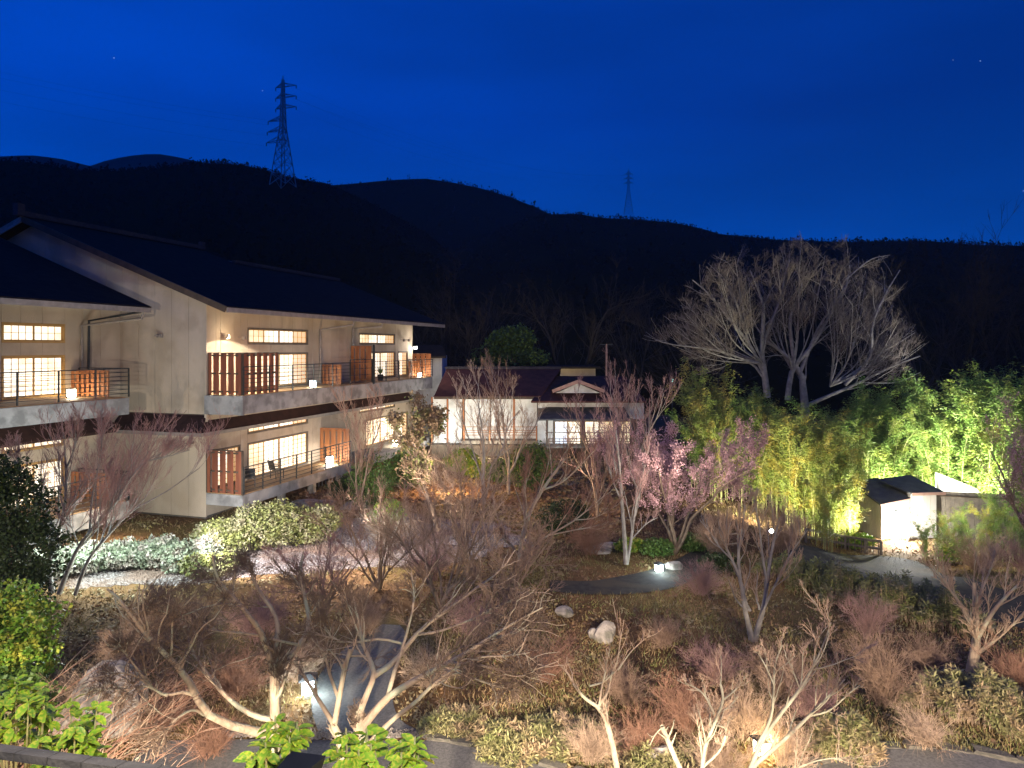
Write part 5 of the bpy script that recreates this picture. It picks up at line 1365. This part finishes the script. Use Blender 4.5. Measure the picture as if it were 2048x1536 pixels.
# green shrubs along the garden
gs = [(745, 30.5, 2.4, 1.0, 'leaf_mid', 'upright green shrub beside the end of the lower balcony'), (775, 27.5, 1.2, .7, 'leaf_bright', 'small bright green shrub near the dark leaning tree'),
      (925, 40.5, 1.3, .9, 'leaf_bright', 'bright yellow green shrub lit by the white spotlight'), (955, 39, 1.0, .7, 'leaf_bright', 'smaller lit green shrub right of the spotlight'),
      (1060, 36, 2.2, 1.2, 'leaf_mid', 'dark green shrub before the left veranda post'), (1010, 38, 1.2, 1.0, 'leaf_mid', 'low green shrub between the two fan-shaped trees'),
      (1390, 25.0, .55, .65, 'leaf_mid', 'round green shrub behind the bend of the middle path'), (1315, 24.3, .55, .55, 'leaf_mid', 'green shrub right behind the small cool lantern'), (1262, 24.8, .45, .5, 'leaf_bright', 'small green shrub left of the cool lantern'),
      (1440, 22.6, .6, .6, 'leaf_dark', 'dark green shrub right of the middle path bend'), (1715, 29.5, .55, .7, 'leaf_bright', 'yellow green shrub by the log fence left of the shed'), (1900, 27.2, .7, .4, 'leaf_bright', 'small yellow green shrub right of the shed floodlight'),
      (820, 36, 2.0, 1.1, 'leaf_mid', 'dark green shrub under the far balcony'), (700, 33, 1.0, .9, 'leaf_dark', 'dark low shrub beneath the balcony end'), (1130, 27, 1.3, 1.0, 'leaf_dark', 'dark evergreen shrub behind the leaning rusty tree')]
for i, (px, d, h, w, m, lab) in enumerate(gs):
    leafy('green_shrub', G(px, d), [(0, 0, h * .55, w, w * .8, h * .5), (w * .4, 0, h * .7, w * .55, w * .55, h * .35), (-w * .45, .1, h * .5, w * .6, w * .6, h * .4)], int(4200 * w), .06 if d < 32 else .085, m, lab, 340 + i)
leafy('evergreen_tree', G(1022, 60), [(0, 0, 6.0, 3.0, 2.5, 2.6), (-1.8, 0, 4.2, 2.0, 2, 2.0), (1.8, 0, 4.6, 1.8, 2, 2.2), (.2, 0, 7.8, 1.8, 1.6, 1.3), (-.4, -.3, 3.0, 2.6, 2, 1.8)], 22000, .16, 'leaf_mid', 'round dim evergreen rising behind the annex roof', 360, 'tree', stem=.2)
# sasa grass mounds and hedge
def sasa(px, d, w, h, n, lab, seed, m='sasa', l=.13, dp=.8):
    n = int(n * 1.35)
    r = np.random.default_rng(seed); base = G(px, d); root = empty('bamboo_grass', tuple(base), 0, lab, 'bamboo grass')
    a = r.uniform(0, 6.28, n); q_ = np.sqrt(r.random(n)) * (1 + .15 * np.sin(a * 3 + seed) + .1 * np.sin(a * 7))
    x, y = np.cos(a) * q_ * w, np.sin(a) * q_ * w * dp
    h = h * (1 + .28 * np.sin(x * 5 + seed) * np.cos(y * 4 + seed * 2) + .15 * np.sin(x * 11 - y * 7))
    z = h * np.sqrt(np.clip(1 - q_ ** 2 * .75, .05, 1)) * r.uniform(.45, 1.08, n) + gz(base[0] + x, base[1] + y) - base[2]
    c = np.stack([x, y, z], -1); u = unit(np.stack([r.normal(0, 1, n), r.normal(0, 1, n), r.uniform(-.5, .9, n)], -1)); v = unit(np.cross(u, r.normal(0, .4, (n, 3)) + [0, 0, 1.0]))
    s = l * r.uniform(.6, 1.2, (n, 1)); V = np.stack([c, c + u * s * .5 + v * s * .12, c + u * s, c + u * s * .5 - v * s * .12], 1).reshape(-1, 3)
    link('leaves', raw_mesh('leaves', V, [np.arange(len(V)).reshape(-1, 4)], MAT[m]), root)
    i = r.integers(0, n, n // 12); P = np.stack([np.stack([x[i] * .9, y[i] * .9, z[i] * 0 - .05], -1), np.stack([x[i] * .95, y[i] * .95, z[i] * .5], -1), c[i]], 1)
    V, q = tubes(P, np.full((len(i), 3), .004), 3); link('stems', raw_mesh('stems', V, [q], MAT['twig_tan']), root)
sasa(1690, 12.6, .62, .55, 5200, 'bright straw and green bamboo grass clump right of the warm lantern', 401)
sasa(1950, 14.0, 1.15, .60, 9000, 'wide straw-coloured bamboo grass mound at the lower right', 402)
sasa(2060, 13.4, .9, .55, 5000, 'straw-coloured bamboo grass at the right bottom edge', 403)
sasa(1620, 21.3, .9, .75, 4200, 'olive bamboo grass at the left end of the long low hedge', 404, 'leaf_olive', .14)
sasa(1700, 20.3, 1.0, .8, 4800, 'olive bamboo grass second along the long low hedge', 405, 'leaf_olive', .14)
sasa(1800, 19.3, 1.1, .85, 4800, 'olive bamboo grass in the middle of the long low hedge', 406, 'leaf_olive', .14)
sasa(1890, 18.4, 1.0, .8, 4600, 'olive bamboo grass towards the right end of the long low hedge', 407, 'leaf_olive', .14)
sasa(1560, 22.3, .7, .6, 2600, 'small olive bamboo grass tuft behind the V-shaped tree', 408, 'leaf_olive', .14)
sasa(1035, 12.9, 0.88, 0.18, 3360, 'low green and straw ground bamboo beside the right edge of the near path', 409, 'sasa', .12)
sasa(1130, 13.1, 0.94, 0.20, 3360, 'low ground bamboo left of the young Y-shaped tree', 410, 'sasa', .12)
sasa(1330, 12.2, 1.00, 0.24, 3840, 'ground bamboo behind the pale cut-off trunk', 411, 'sasa', .13)
sasa(910, 13.6, 0.69, 0.13, 1760, 'low tuft of ground bamboo close to the curve of the near path', 412, 'sasa', .11)

# brush-like twig shrubs
def brush_mesh(seed, n, ball):
    """one bushy fan of bare stems, 1 m tall and 1.6 m wide; several shrubs share each"""
    h, w = 1.0, .8
    r = np.random.default_rng(seed); a = r.uniform(0, 6.28, n); s = w * np.sqrt(r.random(n)); K = 6; t = np.linspace(0, 1, K)[None, :, None]
    e = np.stack([np.cos(a) * s, np.sin(a) * s * .8, h * np.sqrt(np.clip(1 - (s / w) ** 2 * (.8 if ball else .35), .05, 1)) * r.uniform(.75, 1.05, n)], -1)
    if not ball: e *= r.uniform(.65, 1.15, (n, 1))
    P = e[:, None] * np.concatenate([t ** 1.4, t ** 1.4, t], -1) + np.array([0, 0, -.05]); P[:, 1:] += np.cumsum(r.normal(0, .018 * h, (n, K - 1, 3)), 1)
    P[:, :, :2] += r.normal(0, .10 * w, (n, 1, 2))
    R = np.broadcast_to(np.linspace(.0065, .0022, K), (n, K))
    V, q = tubes(P, R, 4); m1 = raw_mesh('stems', V, [q], MAT['twig_brown'], True)
    A = grow(P, R, 7, (.2, .6), (15, 60), 4, .0015, r, up=.10, wig=.2, t0=.2, rmin=.0022); B = grow(A[0], A[1], 9, (.4, 1.1), (15, 60), 2, .0010, r, up=.05, wig=.2, t0=.05, rmin=.0015)
    V, q = join_tubes([A, B], [3, 3]); return m1, raw_mesh('twigs', V, [q], MAT['twig_brown'])
BR = [brush_mesh(900 + k, 48, False) for k in range(7)] + [brush_mesh(950, 60, True)]
def brush(px, d, h, w, n, lab, seed, tw='twig_brown', ball=False, group=None):
    base = G(px, d); root = empty('twig_shrub', tuple(base), (seed * 2.4) % 6.28, lab, 'shrub', group)
    root.scale = (w / .8, w / .8, h); m = BR[7] if ball else BR[seed % 7]
    for nm, me in zip(('stems', 'twigs'), m):
        o = link(nm, me, root); o.material_slots[0].link = 'OBJECT'; o.material_slots[0].material = MAT[tw]
brush(1402, 20.8, .95, .75, 90, 'round clipped brown twig ball at the right end of the dark path', 501, 'twig_mauve', True)
brush(1735, 17.6, 1.15, .75, 60, 'fan-shaped bare shrub before the long low hedge', 502, 'twig_mauve')
brush(1762, 14.2, 1.5, .95, 75, 'tall fan-shaped bare brown shrub at the lower right', 503, 'twig_brown')
brush(1375, 13.5, 1.0, .85, 70, 'rust-red twig shrub behind the pale pruned tree', 504, 'twig_red')
brush(1290, 12.7, .8, .7, 55, 'rust-red low shrub right of the young Y-shaped tree', 505, 'twig_red')
brush(1480, 13.2, 1.1, .8, 60, 'tan twig shrub behind the warm lantern', 506, 'twig_tan')
brush(1570, 12.3, .9, .7, 60, 'tan and brown twig shrub right behind the warm lantern', 507, 'twig_tan')
brush(1090, 15.5, .8, .9, 60, 'rusty low shrub at the tip of the right maple limbs', 508, 'twig_red')
brush(1010, 16.5, .9, .8, 60, 'brown low shrub behind the right maple', 509, 'twig_brown')
brush(470, 14.6, 1.0, 1.0, 80, 'reddish shrub behind the left maple trunk', 510, 'twig_red')
brush(330, 13.4, .8, .9, 80, 'reddish arching shrub at the lower left beside the boulder', 511, 'twig_red')
brush(420, 12.5, .7, .8, 60, 'low rusty shrub under the sweeping left limb', 512, 'twig_red')
brush(520, 17.5, 1.3, 1.1, 80, 'mauve-brown shrub between the gravel bed and the left maple', 513, 'twig_mauve')
brush(330, 17.2, 1.2, 1.1, 80, 'brown shrub below the gravel edge at the left', 514, 'twig_brown')
brush(1180, 24.5, 1.2, 1.0, 60, 'red-brown shrub behind the stones beside the two-stemmed tree', 515, 'twig_red')
brush(1430, 24.5, 1.5, 1.1, 70, 'brown brushy shrub behind the bamboo handrail', 516, 'twig_brown')
brush(1560, 25.5, 1.6, 1.2, 70, 'brown brushy shrub at the foot of the bamboo bank', 517, 'twig_brown')
brush(2040, 14.8, 1.0, .8, 50, 'rusty shrub by the stout-trunked tree at the right edge', 518, 'twig_red')
brush(640, 29, 1.2, 1.2, 50, 'russet undergrowth below the lower balcony end', 519, 'twig_red')
brush(780, 25.5, 1.4, 1.3, 70, 'greyish twig shrub on the brown bank in the centre', 520, 'twig_grey')
brush(860, 22.0, 1.3, 1.2, 70, 'mauve twig shrub at the back of the gravel bed', 521, 'twig_mauve')
brush(1960, 25.5, 1.3, 1.1, 60, 'brown shrub under the bamboo before the plank fence', 522, 'twig_brown')
brush(2060, 23, 1.4, 1.1, 60, 'mauve brown shrub at the right edge under the plum', 523, 'twig_mauve')
for i, (px, d, h, w, tw, lab) in enumerate([
        (1180, 12.4, .75, .6, 'twig_tan', 'thin tan twigs around the foot of the young Y-shaped tree'), (1440, 11.9, .8, .7, 'twig_tan', 'tan twigs tangled behind the pale pruned tree by the edging'),
        (1630, 13.4, .9, .7, 'twig_mauve', 'mauve twig shrub behind the straw clump right of the lantern'), (1560, 14.6, 1.0, .8, 'twig_brown', 'brown twig shrub uphill of the warm lantern'),
        (1430, 15.2, .9, .8, 'twig_mauve', 'mauve brown twig shrub below the V-shaped tree'), (1250, 14.6, .8, .8, 'twig_brown', 'brown twig shrub below the pale boulder'),
        (1850, 12.6, .7, .7, 'twig_tan', 'tan twigs in front of the wide straw mound'), (1330, 17.0, .7, .7, 'twig_brown', 'low brown twigs right of the pale boulder'),
        (1850, 15.6, .9, .8, 'twig_brown', 'brown shrub left of the stout-trunked tree'), (260, 15.6, 1.2, 1.0, 'twig_brown', 'brown arching shrub uphill of the boulder at the left'),
        (180, 14.0, 1.1, .9, 'twig_tan', 'tan shrub between the arching shoots and the boulder'), (600, 15.4, .9, .9, 'twig_brown', 'brown shrub behind the white lantern on the near path'),
        (860, 15.0, .8, .8, 'twig_tan', 'tan shrub on the slope right of the near path'), (940, 17.8, .9, .9, 'twig_mauve', 'mauve shrub above the right maple limbs'), (730, 17.6, 1.0, .9, 'twig_brown', 'brown shrub at the far end of the near path')]):
    brush(px, d, h, w, 75, lab, 540 + i, tw)
# long arching shoots at the lower left
r = np.random.default_rng(31); n = 46
b0 = G(60, 11.5) + np.stack([r.normal(0, .9, n), r.normal(0, .7, n), np.zeros(n)], -1); L = r.uniform(1.6, 3.6, n); a = r.uniform(-.5, .5, n)
t = np.linspace(0, 1, 9)[None, :, None]
e = np.stack([L * np.cos(a) * .75, L * np.sin(a), L * .72], -1)
P = b0[:, None] + e[:, None] * np.concatenate([t, t, t ** .8], -1); P[..., 2] -= (t[..., 0] ** 2.4) * L[:, None] * .12
P += r.normal(0, .012, P.shape); loc = G(60, 11.5)
root = empty('arching_shrub', tuple(loc), 0, 'shrub of long thin reddish shoots arching up at the left bottom', 'shrub')
R = np.broadcast_to(np.linspace(.010, .004, 9), (n, 9)); V, q = tubes(P - loc, R, 4); link('stems', raw_mesh('stems', V, [q], MAT['twig_red']), root)
A = grow(P - loc, R, 6, (.15, .4), (12, 40), 4, .003, r, up=.2, wig=.1, t0=.2, rmin=.003); V, q = tubes(*A, 3); link('twigs', raw_mesh('twigs', V, [q], MAT['twig_tan']), root)

# broad-leaved plants close to the viewer: every leaf its own piece
def leaf_mesh(m):
    xs = [0, .18, .42, .68, .9, 1.0]; ws = [.02, .16, .25, .23, .11, .0]
    V = []
    for x, w_ in zip(xs, ws):
        z = -.18 * x * x
        V += [(x, -w_, z + w_ * .35), (x, 0, z), (x, w_, z + w_ * .35)]
    q = []
    for i in range(5):
        a = i * 3; q += [(a, a + 3, a + 4, a + 1), (a + 1, a + 4, a + 5, a + 2)]
    return raw_mesh('leaf', V, [np.array(q)], MAT[m], True)
LM = [leaf_mesh('leaf_fresh'), leaf_mesh('leaf_bright')]
def broad(px, py, d, w, h, n, label, seed, ls=.155):
    r = np.random.default_rng(seed); top = W(px, py, d); base = np.array([top[0], d, float(gz(top[0], d))]); H = top[2] - base[2]
    root = empty('rhododendron', tuple(base), 0, label, 'shrub', 'broad-leaved shrubs near the viewer')
    nt = n // 8; L = []
    for k in range(nt):
        a = r.uniform(0, 6.28); q_ = w * math.sqrt(r.random()); tip = np.array([math.cos(a) * q_, math.sin(a) * q_ * .7, H - h * r.random() * (1 + .5 * q_ / w)])
        L.append(([np.array([0, 0, -.1]), np.array([tip[0] * .4, tip[1] * .4, H * .5]), tip - [0, 0, .25 * h], tip], .02, .005))
        for j in range(8):
            o = link('leaf', LM[0 if r.random() < .75 else 1], root); b = tip - np.array([0, 0, .06 * (j // 5)])
            o.location = tuple(b); o.rotation_euler = (r.normal(0, .3), r.uniform(-.5, .55), j * 2.4 + r.normal(0, .3)); s = ls * r.uniform(.75, 1.2); o.scale = (s, s, s)
    P, R = limbs(L, 6); V, q = tubes(P, R, 4); link('stems', raw_mesh('stems', V, [q], MAT['twig_green']), root)
broad(555, 1452, 6.3, .24, .45, 160, 'bright green broad-leaved shrub at the bottom, left of the black floodlight hood', 601)
broad(720, 1462, 6.1, .20, .42, 136, 'bright green broad-leaved shrub at the bottom, just right of the black hood', 602)
broad(800, 1478, 6.0, .20, .40, 136, 'bright green broad-leaved shrub at the bottom, farthest right of the three', 603)
broad(30, 1372, 7.4, .42, .8, 240, 'bright green broad-leaved shrub at the left bottom corner above the tiles', 604)
broad(130, 1420, 7.2, .34, .55, 200, 'bright broad-leaved shoots rising over the roof tiles at the left', 605)
# black floodlight hood at the bottom
p = W(600, 1519, 5.6); r_ = empty('floodlight', tuple(p), math.radians(-12), 'black hood of a floodlight peeking up at the bottom edge', 'floodlight')
b = MB(); b.hexa([(-.14, -.16, -.14), (.14, -.16, -.14), (.14, .1, -.10), (-.14, .1, -.10), (-.12, -.16, .0), (.12, -.16, .0), (.15, .14, -.03), (-.15, .14, -.03)]); b.build('housing', MAT['black'], r_)
b = MB(); b.bar((0, -.05, -.14), (0, -.05, -p[2]), .05); b.build('stand', MAT['metal_dark'], r_)

# ---------------------------------------------------------------- ground cover
def scatter(name, n, xr, yr, size, m, label, seed, keep=None, cat='ground cover', lift=.03, grass=False):
    r = np.random.default_rng(seed); y = yr[0] + (yr[1] - yr[0]) * r.random(n) ** 1.3; x = (r.uniform(xr[0], xr[1], n) - 1024) / F * y
    k = np.sin(x * 1.1 + 2 * np.sin(y * .7 + seed)) * np.cos(y * .9 + seed) + r.normal(0, .5, n) > -.2
    x, y = x[k], y[k]
    for pl in AVOID: 
        m_ = ~inpoly(x, y, pl); x, y = x[m_], y[m_]
    n = len(x); s = size * r.uniform(.5, 1.3, (n, 1)) * (1 + y[:, None] * .02)
    c = np.stack([x, y, gz(x, y) + (0 if grass else lift * r.random(n))], -1)
    if grass:
        u = unit(np.stack([r.normal(0, .5, n), r.normal(0, .5, n), np.ones(n)], -1)); v = unit(np.cross(u, r.normal(0, 1, (n, 3))))
        V = np.stack([c - v * s * .08, c + v * s * .08, c + u * s], 1).reshape(-1, 3); f = np.arange(len(V)).reshape(-1, 3)
    else:
        V = leaf_quads(c, s[:, 0], r, .7, 1.6); f = np.arange(len(V)).reshape(-1, 4)
    link(name, raw_mesh(name, V, [f], MAT[m]), label=label, cat=cat, kind='stuff')
def poly_of(L, R): return [tuple(p[:2]) for p in L] + [tuple(p[:2]) for p in R][::-1]
AVOID = [poly_of(gp([(640, 1476), (622, 1410), (640, 1350), (700, 1290), (740, 1255), (752, 1230)]), gp([(868, 1476), (800, 1440), (785, 1380), (800, 1300), (815, 1260), (800, 1230)])),
         poly_of(gp([(1100, 1162), (1180, 1163), (1240, 1154), (1300, 1141), (1340, 1126), (1372, 1110), (1402, 1092)]), gp([(1100, 1184), (1170, 1190), (1250, 1190), (1330, 1181), (1385, 1162), (1420, 1135), (1440, 1105)])),
         poly_of(gp([(1560, 1092), (1640, 1098), (1750, 1112), (1860, 1135), (1960, 1165), (2100, 1205)]), gp([(1560, 1150), (1650, 1163), (1750, 1183), (1850, 1203), (1950, 1232), (2100, 1275)])),
         poly_of(kl, low), [tuple(p[:2]) for p in grav_poly]]
scatter('leaf_litter', 100000, (-150, 2250), (11.8, 42), .05, 'litter', 'fallen brown leaves scattered over the garden slopes', 701)
scatter('dry_grass', 90000, (-150, 2250), (11.8, 34), .09, 'straw', 'dry straw-coloured grass over the garden', 702, grass=True, cat='grass')
scatter('moss_tufts', 40000, (850, 2200), (12.2, 26), .08, 'leaf_olive', 'olive moss and low green tufts on the open slope', 703, grass=True, cat='moss')
scatter('leaf_litter', 30000, (550, 1250), (26, 46), .09, 'litter', 'orange-brown leaf litter on the lit bank before the annex', 704)

# ---------------------------------------------------------------- lamps and added fill lights that reach the garden
# hooded lamps along the near building's lower wall (behind and below the viewer); the hoods cut their light off upwards
def garden_flood(x, y, z, tx, ty, tz, e, lab, cone=112, col=(1, .84, .68), blend=.05):
    r = empty('wall_floodlight', (x, y, z), 0, lab, 'floodlight', 'floodlights on the near building')
    MB().box(-.15, .15, -.2, 0, .03, .2).build('housing', MAT['black'], r)
    lamp('SPOT', 'wall_floodlight_beam', (x, y, z), e, col, (tx, ty, tz), .06, cone, blend)
def tilt(x, y, z, edge, cone, yaw=0.0):
    a = math.radians(edge - cone / 2); return (x + math.sin(yaw) * math.cos(a), y + math.cos(yaw) * math.cos(a), z + math.sin(a))
for x, e, yaw, edge, lab in ((-7.0, 13000, -.1, -8, 'hooded floodlight at the left end of the near building wall'), (-1.0, 15500, .0, -8.5, 'hooded floodlight straight below the viewer'),
                        (6.0, 11500, .25, -7, 'hooded floodlight right of the viewer on the near building wall'), (11.5, 4500, .2, -7, 'hooded floodlight at the right end of the near building wall')):
    garden_flood(x, 1.4, 3.35, *tilt(x, 1.4, 3.35, edge, 130, yaw), e, lab, 130)
lamp('SPOT', 'tree_fill', (7.5, 1.0, 4.2), 5000, (1, .84, .70), (13.5, 17, 2.2), .08, 62, .5)  # added unseen fill light for the trees at the right
lamp('SPOT', 'tree_fill', (4.5, 1.0, 5.4), 9000, (1, .84, .72), (-.6, 22, 2.4), .08, 42, .6)  # added fill for the dim middle trees, no fixture behind it
lamp('SPOT', 'tree_fill', (-9.5, 3.0, 5.0), 6000, (1, .84, .72), (-11.5, 20, 3.2), .08, 46, .6)  # unseen fill light for the trees at the left
lamp('SPOT', 'shrub_fill', (-.6, 3.5, 5.5), 700, (1, .95, .8), (-1.6, 6.2, 3.5), .1, 75, .4)  # added light hung above the near shrubs, no fixture there
lamp('SPOT', 'shrub_fill', (-3.2, 4.2, 6.2), 900, (1, .95, .8), (-4.8, 7.4, 2.6), .1, 80, .4)  # likewise added, for the shrubs in the left corner
# cool lamp hidden behind the evergreen at the left, raking over the hedge and gravel
for px_, e_ in ((175, 420), (300, 420), (70, 300)):
    lamp('POINT', 'hedge_lamp', G(px_, 21.5) + [0, 0, 1.55], e_, (.80, .97, 1), size=.15)
p = G(400, 21.3); lamp('SPOT', 'gravel_lamp', p + [0, 0, 2.0], 2600, (.93, .92, 1.0), G(620, 26) + [0, 0, .3], .12, 100, .4)
p = G(700, 22.0); lamp('POINT', 'gravel_lamp', p + [0, 0, 1.6], 500, (1, .90, .88), size=.12)
lamp('POINT', 'bank_fill', G(1130, 30) + [0, 0, 1.7], 300, (1, .72, .52), size=.15)  # fill light added to warm the dark bank, no fixture
lamp('POINT', 'bank_fill', G(800, 23.6) + [0, 0, 2.6], 420, (1, .82, .70), size=.15)  # fill light added over the garden centre, source unseen
lamp('POINT', 'bank_fill', G(900, 35) + [0, 0, 1.4], 900, (1, .58, .28), size=.15)  # fill for the orange bank before the annex, source unseen
lamp('POINT', 'gable_lamp', G(240, 26.2) + [0, 0, 1.0], 160, (1, .82, .62), size=.15)
lamp('POINT', 'annex_lamp', np.array([ax(985), 44.6, 1.6]), 330, (1, .93, .80), size=.2)
lamp('POINT', 'annex_lamp', np.array([ax(880), 45.2, 1.4]), 170, (.95, .97, .95), size=.15)
lamp('POINT', 'veranda_lamp', np.array([ax(1112), 44.0, 1.7]), 90, (.6, .8, 1), size=.15)
# bamboo and big tree uplights
lamp('SPOT', 'bamboo_uplight', G(1790, 33.0) + [0, 0, .6], 7000, (1, .98, .80), G(1800, 39) + [0, 0, 5.0], .2, 125, .5)
lamp('SPOT', 'bamboo_uplight', G(1990, 31.0) + [0, 0, .9], 9000, (1, .98, .82), G(2010, 36) + [0, 0, 5.0], .2, 110, .5)
lamp('SPOT', 'bamboo_uplight', G(1722, 28.9) + [0, 0, 1.0], 3000, (1, .93, .70), G(1610, 31) + [0, 0, 2.2], .2, 110, .5)
lamp('SPOT', 'bamboo_uplight', G(1540, 28.0) + [0, 0, .6], 3400, (1, .90, .66), G(1470, 35) + [0, 0, 3.0], .2, 110, .5)
lamp('SPOT', 'tree_uplight', G(1900, 40) + [0, 0, 4.0], 6800, (.98, .98, .97), G(1720, 45) + [0, 0, 7], .3, 80, .9)
lamp('POINT', 'grove_lamp', G(1930, 26.6) + [0, 0, 2.6], 330, (1, .95, .72), size=.15)
lamp('POINT', 'evergreen_light', G(980, 52.5) + [0, 0, 3.4], 260, (.95, 1, .75), size=.2)
lamp('POINT', 'plum_fill', G(1365, 21.6) + [0, 0, 3.3], 330, (1, .90, .80), size=.15)  # added to brighten the plum blossoms, no lamp stands here
